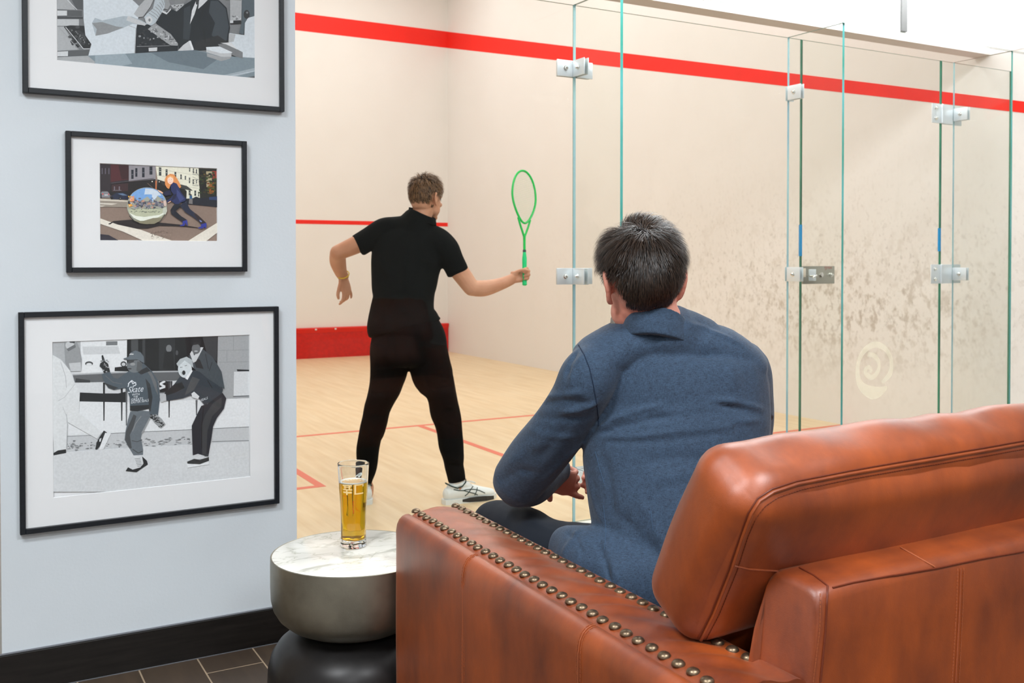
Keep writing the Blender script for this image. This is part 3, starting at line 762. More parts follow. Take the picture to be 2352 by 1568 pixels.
MB().tube([p for p in rear], .0030, 8).build('piping', M['leather'], CU)
stitches([p+np.array([0, 0, 0]) for p in surf_line(CUT, [(1614, 1482), (1651, 1412), (1692, 1312), (1718, 1232), (1736, 1190), (1757, 1162), (1785, 1143), (1840, 1124), (1952, 1100), (2102, 1074), (2232, 1052), (2351, 1031)], 5)], .0008).build('stitching', M['seam'], CU, False)
MB().tube(surf_line(CUT, [(1596, 1480), (1632, 1410), (1672, 1310), (1700, 1228), (1718, 1178), (1740, 1144), (1772, 1123), (1828, 1105), (1950, 1081), (2100, 1055), (2230, 1033), (2351, 1012)], 5), .0013, 6).build('seam', M['seam'], CU)
stitches(surf_line(CUT, [(1466, 1330), (1500, 1240), (1540, 1140), (1560, 1090), (1590, 1050)], 5), .0009).build('stitching', M['thread'], CU, False)
MB().tube(surf_line(CUT, [(1686, 1298), (1720, 1306), (1812, 1312)], 5), .0016, 6).build('seam', M['leather'], CU)
# ================================================================== SIDE TABLE AND BEER
def marble():
    m, nt, b = newmat('white_marble'); b.inputs['Roughness'].default_value = .18
    tc = N(nt, 'ShaderNodeTexCoord'); mp = N(nt, 'ShaderNodeMapping'); mp.inputs['Rotation'].default_value = (0, 0, .5); mp.inputs['Scale'].default_value = (1, 2.6, 1); nt.links.new(tc.outputs['Object'], mp.inputs[0])
    n = N(nt, 'ShaderNodeTexNoise', i_Scale=5, i_Detail=8, i_Distortion=1.2); nt.links.new(mp.outputs[0], n.inputs['Vector'])
    r = N(nt, 'ShaderNodeValToRGB'); e = r.color_ramp.elements; e[0].position = .34; e[0].color = lin((196, 194, 184)); e[1].position = .44; e[1].color = lin((236, 234, 226))
    nt.links.new(n.outputs['Fac'], r.inputs[0])
    n2 = N(nt, 'ShaderNodeTexNoise', i_Scale=3.1, i_Detail=9, i_Distortion=2.5); nt.links.new(mp.outputs[0], n2.inputs['Vector'])
    r2 = N(nt, 'ShaderNodeValToRGB'); e = r2.color_ramp.elements; e[0].position = .485; e[0].color = (1, 1, 1, 1); e[1].position = .52; e[1].color = (1, 1, 1, 1)
    k = r2.color_ramp.elements.new(.5); k.color = (.62, .63, .56, 1); nt.links.new(n2.outputs['Fac'], r2.inputs[0])
    mx = N(nt, 'ShaderNodeMixRGB', blend_type='MULTIPLY'); mx.inputs[0].default_value = .8; nt.links.new(r.outputs[0], mx.inputs[1]); nt.links.new(r2.outputs[0], mx.inputs[2])
    nt.links.new(mx.outputs[0], b.inputs['Base Color']); return m
TX, TY, TH = .958, 2.592, .49
tab = thing('side_table', (TX, TY, 0), 'round side table with white marble top on a pewter bowl and black drum base', 'side table')
TR = .2235
MB().lathe([(0, TH-.010), (TR-.004, TH-.010), (TR-.004, TH-.0006), (TR-.0055, TH), (0, TH)], (TX, TY, 0), 96).build('marble_top', marble(), tab, ang=30)
bowl = [(TR-.0035, TH-.0098), (TR-.0035, TH-.0002), (TR-.002, TH+.0004), (TR, TH-.001), (TR+.0005, TH-.02), (TR+.0005, TH-.08), (TR-.001, TH-.115), (TR-.007, TH-.140), (TR-.020, TH-.162), (TR-.042, TH-.182), (TR-.070, TH-.196), (TR-.090, TH-.203), (TR-.1, TH-.207), (0, TH-.207)]
MB().lathe(bowl[::-1], (TX, TY, 0), 96).build('metal_bowl', mat('aged_pewter', (168, 164, 150), .40, metal=.9, var=.3, vsc=9, bump=.08, bsc=300), tab, ang=40)
drum = [(0, TH-.205), (.125, TH-.207), (.150, TH-.212), (.178, TH-.224), (.205, TH-.246), (.222, TH-.272), (.231, TH-.305), (.2325, TH-.34), (.2325, TH-.40), (.226, TH-.44), (.212, TH-.47), (.195, 0), (0, 0)]
MB().lathe(drum[::-1], (TX, TY, 0), 96).build('drum_base', mat('blackened_metal', (46, 44, 44), .38, metal=.5, var=.3, vsc=14), tab, ang=40)
# ---- beer
g0 = hit(812, 1253, 'Z', TH+.0008); GX, GY, GZ = g0
beer = thing('beer_glass', (GX, GY, GZ), 'tall glass of pale golden beer with white lettering, on the marble table', 'beer glass')
GH = .236
def Rz_(z): return float(np.interp(z, [0, .03, .06, .09, .13, .18, GH], [.0385, .0358, .0350, .0352, .0376, .0410, .0442]))
def octa(r, z, a):
    k = max(0, 1-z/.075); tw = a+z*6
    return r*(1-.055*k*(1-abs(math.cos(4*tw)))**1.0)*(1-.02*k)
outp = [(0, 0), (.030, 0), (.0362, .001), (.0385, .005)]+[(Rz_(z), z) for z in np.linspace(.012, GH-.002, 44)]+[(.0440, GH-.0005), (.0431, GH), (.0425, GH-.001)]
inner = [(Rz_(z)-.0020-.0012*max(0, 1-z/.06), z) for z in np.linspace(GH-.004, .022, 44)]+[(.024, .0175), (.012, .0165), (0, .0162)]
gm = MB().lathe(outp+inner, (GX, GY, GZ), 96, lambda r, z, a: octa(r, z, a) if r > .02 else r)
gm_m, nt, b = newmat('clear_tumbler_glass'); b.inputs['Transmission Weight'].default_value = 1; b.inputs['Roughness'].default_value = 0; b.inputs['IOR'].default_value = 1.5; b.inputs['Base Color'].default_value = (.97, .99, .99, 1)
tumb = gm.build('tumbler', gm_m, beer, ang=25)
LV = .182
bp_ = [(0, .0168), (.012, .0171), (.0238, .0181)]+[(Rz_(z)-.0014-.0012*max(0, 1-z/.06), z) for z in np.linspace(.0235, LV, 36)]+[(0, LV)]
bm_m, nt, b = newmat('golden_beer'); b.inputs['Transmission Weight'].default_value = .8; b.inputs['Roughness'].default_value = .03; b.inputs['IOR'].default_value = 1.33
tc = N(nt, 'ShaderNodeTexCoord'); sp = N(nt, 'ShaderNodeSeparateXYZ'); nt.links.new(tc.outputs['Object'], sp.inputs[0])
n = N(nt, 'ShaderNodeTexNoise', i_Scale=30); nt.links.new(tc.outputs['Object'], n.inputs['Vector'])
r = N(nt, 'ShaderNodeValToRGB'); r.color_ramp.elements[0].color = (1, .56, .02, 1); r.color_ramp.elements[1].color = (1, .62, .03, 1); nt.links.new(n.outputs['Fac'], r.inputs[0]); nt.links.new(r.outputs[0], b.inputs['Base Color'])
MB().lathe(bp_, (GX, GY, GZ), 96, lambda r, z, a: octa(r, z, a) if r > .024 else r).build('beer', bm_m, beer, ang=40)
fo = MB(); rr = Rz_(LV)-.0024
fo.lathe([(rr-.006, LV+.0002), (rr-.001, LV-.0005), (rr, LV+.001), (rr-.0008, LV+.0032), (rr-.003, LV+.0040), (rr-.0065, LV+.0018), (rr-.006, LV+.0002)], (GX, GY, GZ), 64)
rs = random.Random(3)
for k in range(60):
    a = rs.uniform(0, 2*PI); q = rr*math.sqrt(rs.uniform(.3, .92)); fo.ell((GX+q*math.cos(a), GY+q*math.sin(a), GZ+LV+.0006), (rs.uniform(.0008, .0026),)*2+(.0007,), n=8, m=4)
fo.build('foam', mat('beer_foam', (252, 248, 238), .7), beer)
MB().lathe([(0, LV), (rr-.0015, LV), (rr-.0015, LV+.0006), (0, LV+.0006)], (GX, GY, GZ), 48).build('beer_surface', mat('beer_surface_film', (250, 206, 140), .3), beer)
# lettering printed on the glass, wrapped round it
azc = math.atan2(-GY, -GX)
def wrap(mb_pts, u, v):
    """u: sideways in metres (to the right as seen), v: height above the table"""
    a = azc+u/.040; rad = Rz_(v)+.0003; return (GX+rad*math.cos(a), GY+rad*math.sin(a), GZ+v)
def wrapq(mb, u0, u1, v0, v1, sh=0):
    n = 4; vs = []; fs = []
    for i in range(n+1):
        u = u0+(u1-u0)*i/n; vs += [wrap(0, u+sh*0, v0), wrap(0, u+sh, v1)]
    for i in range(n): fs.append((2*i, 2*i+2, 2*i+3, 2*i+1))
    mb.add(vs, fs)
s_ = 2.72/2265*160/1004*1.0     # metres per zoom pixel on the glass
def U(x): return (x-452)*s_
def V_(y): return (1405-y)*s_+.004
kj = MB()
def rect(x0, y0, x1, y1): wrapq(kj, U(x0), U(x1), V_(y1), V_(y0))
# 辛
for q in ((286, 476, 432, 496), (288, 538, 436, 556), (292, 576, 430, 600), (342, 538, 366, 626)): rect(*q)
for (xa, xb) in ((316, 330), (386, 400)): rect(xa, 496, xa+18, 538)
rect(308, 505, 412, 518)
# 口
for q in ((466, 470, 612, 488), (466, 470, 490, 620), (466, 600, 612, 620), (588, 470, 612, 512)): rect(*q)
kj.build('lettering', mat('translucent_white_print', (246, 214, 150), .5), beer, False)
# red vertical script: ス ー パ ー ド ラ イ as small strokes
rd = MB()
def stroke(pts, w_=4.2):
    for (xa, ya), (xb, yb) in zip(pts[:-1], pts[1:]):
        d = math.hypot(xb-xa, yb-ya); nx_, ny_ = -(yb-ya)/d*w_/2, (xb-xa)/d*w_/2
        vs = [wrap(0, U(x), V_(y)) for x, y in ((xa+nx_, ya+ny_), (xb+nx_, yb+ny_), (xb-nx_, yb-ny_), (xa-nx_, ya-ny_))]
        rd.add(vs, [(0, 1, 2, 3)])
GL = [[[(440, 718), (458, 718), (452, 730), (438, 740)], [(450, 730), (460, 740)]], [[(450, 744), (452, 764)]],
      [[(446, 772), (438, 788)], [(454, 772), (462, 788)], [(464, 768), (466, 772)]], [[(450, 794), (452, 814)]],
      [[(446, 820), (446, 842)], [(446, 828), (456, 834)], [(458, 820), (460, 824)]],
      [[(442, 852), (460, 852)], [(440, 860), (462, 860), (458, 870), (446, 878)]], [[(462, 882), (440, 894)], [(454, 888), (454, 906)]]]
for g in GL:
    for st in g: stroke(st)
for x in (268, 282, 296, 310, 324): stroke([(x, 646), (x+9, 648)], 6)
rd.build('lettering', mat('red_print', (232, 60, 24), .5), beer, False)
wh = MB()
wf = [(468, 372), (490, 336), (530, 304), (566, 300), (580, 318), (566, 344), (528, 372), (520, 352), (500, 346)]
wh.add([wrap(0, U(x), V_(y)) for x, y in wf], [tuple(range(len(wf)))]); wh.build('lettering', mat('white_print', (226, 236, 232), .5), beer, False)
# ================================================================== PEOPLE: shared pieces
def skin_mat(name, c, c2):
    m = mat(name, c, .5, var=.2, vsc=9, var2=c2, bump=.08, bsc=300); b = m.node_tree.nodes['Principled BSDF']
    b.inputs['Subsurface Weight'].default_value = .12; b.inputs['Subsurface Radius'].default_value = (.01, .004, .002); return m
M['skin'] = skin_mat('skin_warm', (226, 158, 138), (212, 138, 118)); M['skin2'] = skin_mat('skin_player', (214, 158, 128), (198, 138, 106))
M['eye'] = mat('eye_white', (240, 238, 234), .2); M['lip'] = mat('lip', (188, 98, 90), .5)
def head_shapes(mb, Mx, low=True):
    """human head in local frame: x right, y forward, z up, origin at the middle between the ears; about 0.24 m tall"""
    h = MB()
    h.ell((0, -.012, .028), (.074, .094, .088)); h.ell((0, .022, -.01), (.064, .070, .085)); h.ell((0, .050, -.062), (.046, .040, .042))
    h.ell((0, -.03, -.022), (.062, .066, .06)) if low else h.ell((0, -.020, -.010), (.060, .062, .058)); h.ell((.036, .035, -.052), (.026, .036, .036)); h.ell((-.036, .035, -.052), (.026, .036, .036))
    h.ell((0, .076, -.092), (.024, .020, .017))                                           # chin
    h.ell((0, .082, .022), (.046, .012, .010))                                           # brow
    h.limb([(0, .088, .014), (0, .104, -.018), (0, .112, -.030)], [.007, .009, .012])          # nose
    h.ell((.012, .100, -.032), (.008, .010, .007)); h.ell((-.012, .100, -.032), (.008, .010, .007))
    h.limb([(-.022, .088, -.060), (0, .097, -.058), (.022, .088, -.060)], [.004, .006, .004]); h.limb([(-.018, .088, -.068), (0, .096, -.069), (.018, .088, -.068)], [.004, .006, .004])
    h.ell((.034, .076, -.022), (.018, .014, .014)); h.ell((-.034, .076, -.022), (.018, .014, .014))
    for s in (1, -1):                                                                    # ears
        h.limb([(s*.072, -.004, .018), (s*.083, -.022, .030), (s*.088, -.032, .014), (s*.084, -.028, -.010), (s*.078, -.012, -.030), (s*.072, -.002, -.034)], [.0055, .006, .006, .0055, .0065, .005], n=10)
        h.ell((s*.078, -.014, .004), (.005, .018, .026)); h.ell((s*.074, -.004, -.002), (.006, .010, .02))
    return mb.merge(h, Mx)
def face_bits(name_parent, Mx):
    e = MB(); 
    for s in (1, -1): e.ell((s*.031, .079, .004), (.0125, .0105, .0075))
    f = MB().merge(e, Mx); f.build('eyes', M['eye'], name_parent)
def frame(o, fwd, up=(0, 0, 1), s=1.0):
    y = nrm(fwd); x = nrm(np.cross(y, up)); z_ = np.cross(x, y)
    return Matrix([[x[0]*s, y[0]*s, z_[0]*s, o[0]], [x[1]*s, y[1]*s, z_[1]*s, o[1]], [x[2]*s, y[2]*s, z_[2]*s, o[2]], [0, 0, 0, 1]])
def frame3(o, x, y, s=1.0, flip=False):
    y = nrm(y); x = np.array(x, float); x = nrm(x-y*(x@y)); z_ = np.cross(x, y)*(-1 if flip else 1)
    return Matrix([[x[0]*s, y[0]*s, z_[0]*s, o[0]], [x[1]*s, y[1]*s, z_[1]*s, o[1]], [x[2]*s, y[2]*s, z_[2]*s, o[2]], [0, 0, 0, 1]])
def hand(mb, Mx, curls=((35, 45, 25),)*4, spread=4, thumb=((25, -20), 20, 15), lens=(.072, .080, .075, .060)):
    """local frame: y towards the finger tips, +x towards the thumb, +z the back of the hand; wrist at origin"""
    h = MB()
    h.limb([(0, -.01, 0), (.002, .03, .001), (.002, .065, .002), (.001, .088, .001)], [(.024, .018), (.034, .0165), (.040, .0145), (.038, .011)], hint=(1, 0, 0))
    h.ell((.022, .032, -.008), (.016, .028, .014)); h.ell((-.020, .038, -.007), (.013, .032, .012))
    xs = (.029, .010, -.010, -.028); bs = (.088, .092, .088, .080)
    for k in range(4):
        p = np.array([xs[k], bs[k], .001]); a = 0; L = lens[k]; seg = (L*.46, L*.30, L*.24); c = curls[min(k, len(curls)-1)]
        sp = math.radians((1.5-k)*spread); pts = [p-np.array([0, .022, 0]), p]
        for q in range(3):
            a += math.radians(c[q]); d = np.array([math.sin(sp)*math.cos(a), math.cos(a)*math.cos(sp), -math.sin(a)]); p = p+d*seg[q]
            if q == 0: pts.append(p-d*seg[q]*.5)
            pts.append(p)
        r0 = .0092-.0008*(k == 3); h.limb(pts, [r0*.9, r0*1.06, r0*.95, r0*1.02, r0*.92, r0*.78], n=12, sub=3)
    (ya, za), t2, t3 = thumb
    p = np.array([.028, .022, -.004]); yaw = math.radians(90-ya-25); pit = math.radians(za)
    d = np.array([math.sin(yaw)*math.cos(pit), math.cos(yaw)*math.cos(pit), math.sin(pit)]); p1 = p+d*.040
    yaw -= math.radians(t2); d = np.array([math.sin(yaw)*math.cos(pit), math.cos(yaw)*math.cos(pit), math.sin(pit)]); p2 = p1+d*.032
    yaw -= math.radians(t3); d = np.array([math.sin(yaw)*math.cos(pit), math.cos(yaw)*math.cos(pit), math.sin(pit)]); p3 = p2+d*.024
    h.limb([p-d*.01, p, p1, p2, p3], [.013, .0135, .0108, .0104, .0082], n=12, sub=3)
    return mb.merge(h, Mx)
def ell_surface(c, r, th, ph):
    return np.array([c[0]+r[0]*math.sin(th)*math.cos(ph), c[1]+r[1]*math.sin(th)*math.sin(ph), c[2]+r[2]*math.cos(th)])

# ================================================================== THE SQUASH PLAYER
PZ = 5.25
Pm = lambda x, y, dz=0: W(x, y, PZ+dz)
sc = PZ/FPX
Vw = nrm([_F[0], _F[1], 0]); Rt = _R
body = MB()
face_dir = nrm(Vw*.84+Rt*.55+np.array([0, 0, -.10]))
hM = frame(Pm(979, 457, .02), face_dir, (0.03, 0.0, 1), .98)
head_shapes(body, hM)
body.limb([Pm(962, 522, -.01), Pm(966, 500, 0), Pm(975, 478, .01)], [(.062, .062), (.056, .058), (.054, .056)], hint=Rt)
body.limb([Pm(955, 525), Pm(950, 600), Pm(935, 690), Pm(935, 770)], [(.11, .06), (.12, .07), (.11, .07), (.12, .07)], hint=Rt)
# left arm (raised elbow, hanging forearm)
SLp, ELp, WLp = Pm(882, 528, 0), Pm(776, 580, -.02), Pm(790, 637, .10)
body.limb([Pm(905, 530), SLp, Pm(828, 557, -.01), ELp], [.055, .056, .050, .042], hint=Vw)
body.limb([ELp, Pm(776, 600, .03), Pm(783, 625, .08), WLp], [.042, .044, .034, (.022, .029)], hint=Vw)
dn = nrm(Pm(796, 668, .12)-WLp)
hand(body, frame3(WLp, -Rt*.5-Vw*.8, dn, .95, flip=False), curls=((10, 25, 20), (20, 35, 25), (18, 30, 25), (6, 12, 10)), spread=9, thumb=((35, -10), 10, 30))
# right arm with the racket
SRp, ERp, WRp = Pm(1022, 575, 0), Pm(1083, 661, .03), Pm(1176, 641, .14)
body.limb([Pm(1000, 560), SRp, Pm(1052, 618, .02), ERp], [.055, .058, .052, .044], hint=Vw)
body.limb([ERp, Pm(1112, 662, .06), Pm(1150, 652, .10), WRp], [.043, .044, .034, (.030, .024)], hint=np.array([0, 0, 1]))
GRIP = Pm(1204, 628, .15); RAX = nrm(Pm(1204, 480, .24)-Pm(1205, 655, .14))
hy = nrm(Pm(1216, 628, .17)-WRp)
hand(body, frame3(WRp-hy*.0, RAX, hy, .93), curls=((62, 78, 45), (64, 80, 45), (66, 82, 45), (68, 82, 45)), spread=1, thumb=((62, -38), 22, 25), lens=(.070, .076, .070, .056))
# legs under the trousers, ankles
HLp, KLp, ALp = Pm(900, 800), Pm(868, 940, .05), Pm(843, 1118, .06)
HRp, KRp, ARp = Pm(975, 800), Pm(1020, 940, .06), Pm(1049, 1118, .04)
body.limb([HLp, KLp, ALp], [.07, .040, .022], hint=Vw); body.limb([HRp, KRp, ARp], [.07, .040, .022], hint=Vw)
for A, tx in ((ALp, -Rt*.1+Vw), (ARp, Rt*.75+Vw*.6)):
    t = nrm([tx[0], tx[1], 0]); g = np.array([A[0], A[1], .035]); body.limb([A, g+np.array([0, 0, .04]), g+t*.06, g+t*.15], [.036, .036, .032, .026], hint=(0, 0, 1))
player = link('person', body.fuse('player_body', .0042, 3), M['skin2'])
tag(player, 'squash player in black shirt and trousers lunging on court with a raised green racket', 'person')
face_bits(player, hM)
# shirt
M['shirt'] = mat('black_sports_shirt', (9, 12, 12), .9, spec=.15); M['trouser'] = mat('black_track_trousers', (9, 8, 8), .9, spec=.12)
sh = MB()
def PL(xa, xb, y, dz=0, dep=.105):      # a torso section given by its silhouette
    return Pm((xa+xb)/2, y, dz), ((xb-xa)/2*sc, dep)
S_ = [PL(880, 1010, 522, 0, .075), PL(866, 1022, 545, 0, .10), PL(856, 1022, 580, 0, .115), PL(853, 1010, 620, 0, .12), PL(853, 1003, 660, 0, .12), PL(856, 999, 685, 0, .115), PL(849, 1000, 712, 0, .12), PL(845, 1010, 742, 0, .125), PL(845, 1014, 752, 0, .125)]
sh.limb([a for a, b_ in S_], [b_ for a, b_ in S_], hint=Rt, n=28, sub=4, capk=.3)
sh.limb([Pm(952, 536), Pm(958, 514, .0), Pm(966, 496, .005)], [(.125, .09), (.100, .088), (.076, .082)], hint=Rt, n=20, capk=.1)
sh.limb([Pm(948, 527), Pm(905, 521, 0), Pm(882, 528, 0), Pm(850, 546, 0), Pm(822, 563, -.01)], [(.07, .075), (.060, .07), (.066, .068), (.062, .062), (.060, .058)], hint=(0, 0, 1), n=20, capk=.15)
sh.limb([Pm(980, 548), Pm(1005, 558, 0), Pm(1024, 574, 0), Pm(1044, 608, .02), Pm(1052, 626, .02)], [(.085, .075), (.080, .078), (.072, .074), (.062, .064), (.058, .060)], hint=Rt, n=20, capk=.15)
def shirt_fn(co, no):
    d = .005*snoise(co, 4.5, 3)
    for (a, b_, wd, am) in ((Pm(935, 560, -.12), Pm(925, 660, -.12), .018, .008), (Pm(975, 570, -.12), Pm(960, 650, -.12), .016, -.007), (Pm(1000, 640, -.05), Pm(890, 690, -.12), .012, .007), (Pm(990, 668, -.06), Pm(900, 676, -.12), .010, -.008),
        (Pm(855, 690, -.05), Pm(1000, 690, -.05), .012, -.010), (Pm(865, 590, -.08), Pm(900, 640, -.12), .014, .007), (Pm(850, 725, -.06), Pm(940, 715, -.12), .012, .006), (Pm(1015, 610, -.06), Pm(960, 590, -.12), .012, .006)):
        d += seg_crease(co, no, a, b_, wd, am)
    return co+no*d[:, None]
SHIRT = link('shirt', sh.fuse('shirt', .006, 4, fn=shirt_fn), M['shirt'], player)
col = MB(); AA = np.linspace(0, 2*PI, 33)[:-1]; vs = []
for (rx, ry, yy) in ((33, .074, 506), (31, .070, 488), (28, .065, 488), (29, .066, 506)):
    vs += [Pm(970+math.cos(a)*rx, yy+13*math.cos(a)+2*math.sin(a), -math.sin(a)*ry) for a in AA]
k = len(AA); col.add(vs, [(r*k+i, r*k+(i+1) % k, ((r+1) % 4)*k+(i+1) % k, ((r+1) % 4)*k+i) for r in range(4) for i in range(k)])
link('collar', col.fuse('collar', .004, 3), M['shirt'], player)
# trousers
tr = MB()
def leg(rows, hint=Rt):
    c = [Pm((a+b_)/2, y, dz) for y, a, b_, dz, dep in rows]; r = [((b_-a)/2*sc, dep) for y, a, b_, dz, dep in rows]; tr.limb(c, r, hint=hint, n=24, sub=3, capk=.25)
leg([(735, 856, 1000, 0, .11), (765, 851, 1018, 0, .125), (800, 851, 1028, 0, .13), (830, 860, 1020, .0, .12)])
leg([(790, 851, 945, 0, .115), (836, 850, 940, .01, .105), (870, 849, 930, .02, .098), (900, 845, 917, .03, .09), (940, 836, 896, .05, .078), (985, 826, 886, .05, .07), (1005, 822, 876, .05, .068), (1040, 818, 871, .05, .062), (1075, 821, 865, .055, .055), (1100, 825, 856, .06, .045), (1112, 826, 853, .06, .042)])
leg([(790, 935, 1026, 0, .115), (836, 938, 1036, .01, .105), (870, 950, 1043, .02, .096), (900, 976, 1049, .03, .088), (945, 988, 1057, .055, .078), (972, 998, 1061, .06, .07), (1022, 1007, 1066, .055, .066), (1050, 1016, 1066, .05, .058), (1068, 1021, 1064, .05, .052), (1085, 1026, 1067, .045, .05), (1103, 1030, 1070, .04, .046)])
def tr_fn(co, no):
    d = .003*snoise(co, 6, 9)
    for (a, b_, wd, am) in ((Pm(935, 855, -.05), Pm(1035, 845, -.08), .014, .007), (Pm(945, 872, -.03), Pm(1040, 880, -.06), .012, -.007), (Pm(1000, 925, -.02), Pm(1055, 940, -.02), .011, .007), (Pm(1004, 965, -.01), Pm(1058, 985, -.01), .010, -.006), (Pm(840, 900, -.03), Pm(905, 915, -.05), .012, .006),
        (Pm(832, 945, -.01), Pm(890, 958, -.01), .012, -.007), (Pm(828, 985, 0), Pm(884, 1000, 0), .010, .007), (Pm(1010, 1040, 0), Pm(1064, 1060, 0), .009, .006), (Pm(1018, 1062, 0), Pm(1064, 1074, 0), .008, -.006), (Pm(935, 800, -.12), Pm(938, 860, -.07), .010, -.010), (Pm(870, 800, -.1), Pm(930, 850, -.1), .016, .006)):
        d += seg_crease(co, no, a, b_, wd, am)
    return co+no*d[:, None]
link('trousers', tr.fuse('trousers', .006, 3, fn=tr_fn), M['trouser'], player)
# bracelet
bt = nrm(ELp-WLp); ring_ = [WLp+bt*.022+.0315*(nrm(np.cross(bt, Vw))*math.cos(a)+nrm(np.cross(bt, np.cross(bt, Vw)))*math.sin(a)) for a in np.linspace(0, 2*PI, 21)[:-1]]
MB().tube(ring_, .0035, 6, closed=True).build('bracelet', mat('yellow_wristband', (226, 190, 60), .4), player)
# shoes
M['shoe'] = mat('white_shoe_mesh', (228, 230, 228), .6, bump=.1, bsc=300); M['sole'] = mat('black_sole_wedge', (44, 44, 44), .5); M['stripe'] = mat('dark_green_stripe', (28, 52, 46), .5)
def shoe(A, d, name_scale=1.0):
    d = nrm([d[0], d[1], 0]); s = np.cross(d, [0, 0, 1]); o = np.array([A[0], A[1], 0])-d*.045
    def Q(x, y, z_): return o+d*x+s*y+np.array([0, 0, z_])
    u = MB(); u.limb([Q(0, 0, .05), Q(.05, 0, .055), Q(.12, 0, .052), (Q(.19, 0, .040)), Q(.25, 0, .032)], [(.036, .042), (.040, .045), (.043, .040), (.048, .030), (.036, .022)], hint=s, n=20)
    u.limb([Q(.015, 0, .085), Q(.055, 0, .100), Q(.11, 0, .082)], [(.032, .026), (.036, .024), (.030, .022)], hint=s)
    def fl_(co, no):
        z_ = co[:, 2]; co[:, 2] = np.maximum(z_, .012); return co
    up_ = link('shoe', u.fuse('shoe', .0035, 4, fn=fl_), M['shoe'], player)
    so = MB(); outl = [(-.040, 0), (-.034, .028), (0, .040), (.07, .038), (.14, .046), (.20, .052), (.25, .040), (.283, .012), (.284, -.012), (.25, -.040), (.20, -.048), (.14, -.040), (.07, -.036), (0, -.038), (-.034, -.026)]
    vs = [Q(x, y, 0) for x, y in outl]+[Q(x, y, .026) for x, y in outl]; k = len(outl)
    so.add(vs, [tuple(range(k))[::-1], tuple(range(k, 2*k))]+[(i, (i+1) % k, (i+1) % k+k, i+k) for i in range(k)]); link('midsole', so.mesh('midsole', False), M['shoe'], up_)
    wd = MB(); W_ = [(x, y*1.03, a0, a1) for x, y, a0, a1 in ((.06, .039, .010, .022), (.10, .041, .003, .028), (.15, .048, .002, .030), (.20, .053, .002, .028), (.25, .041, .002, .020))]
    for sg in (1, -1):
        vs = []; 
        for x, y, a0, a1 in W_: vs += [Q(x, sg*y, a0), Q(x, sg*y, a1)]
        wd.add(vs, [(2*i, 2*i+2, 2*i+3, 2*i+1) for i in range(4)])
    wd.build('sole_wedge', M['sole'], up_, False)
    co = MB().tube([Q(x, y, z_) for x, y, z_ in ((-.022, 0, .112), (.0, .030, .098), (.03, .038, .086), (.06, .037, .092), (.085, .030, .112), (.1, 0, .118), (.085, -.030, .112), (.06, -.037, .092), (.03, -.038, .086), (.0, -.030, .098))], .0035, 8, closed=True)
    co.build('collar_trim', M['stripe'], up_)
    sock = MB().limb([Q(.045, 0, .07), Q(.045, 0, .13), Q(.045, 0, .155)], [(.033, .040), (.032, .036), (.031, .034)], hint=s, n=20); sock.build('sock', mat('pale_sock', (222, 212, 202), .8), player)
    la = MB()
    for i in range(6): x = .105+i*.020; zt = .098-i*.0085; la.limb([Q(x, -.022, zt-.008), Q(x, 0, zt+.002), Q(x, .022, zt-.008)], [.0028]*3, n=6)
    la.limb([Q(.10, 0, .108), Q(.12, .03, .112), Q(.14, .035, .10), Q(.12, .01, .105)], [.0022]*4, n=6); la.build('laces', M['shoe'], up_)
    return up_
t1 = shoe(Pm(1049, 1118, .04), Rt*.86+Vw*.5); t2 = shoe(Pm(836, 1118, .06), -Rt*.35+Vw)
TT = bvh(t1.data); st = MB()
def z3(x, y): return (1000+x*140/1996, 1060+y*110/1568)
for pl in ([(600, 910), (760, 945), (930, 945), (1100, 995), (1290, 1040), (1380, 1080)], [(900, 950), (1000, 920), (1150, 905), (1300, 910), (1450, 945), (1620, 1025)], [(1225, 810), (1130, 950), (1050, 1050), (960, 1120)], [(1370, 850), (1350, 960), (1290, 1090)]):
    L = surf_line(TT, [z3(*p) for p in pl], 1.2, .0012)
    if len(L) > 2: st.tube(L, .0024, 6)
if st.v: st.build('stripe', M['stripe'], t1)
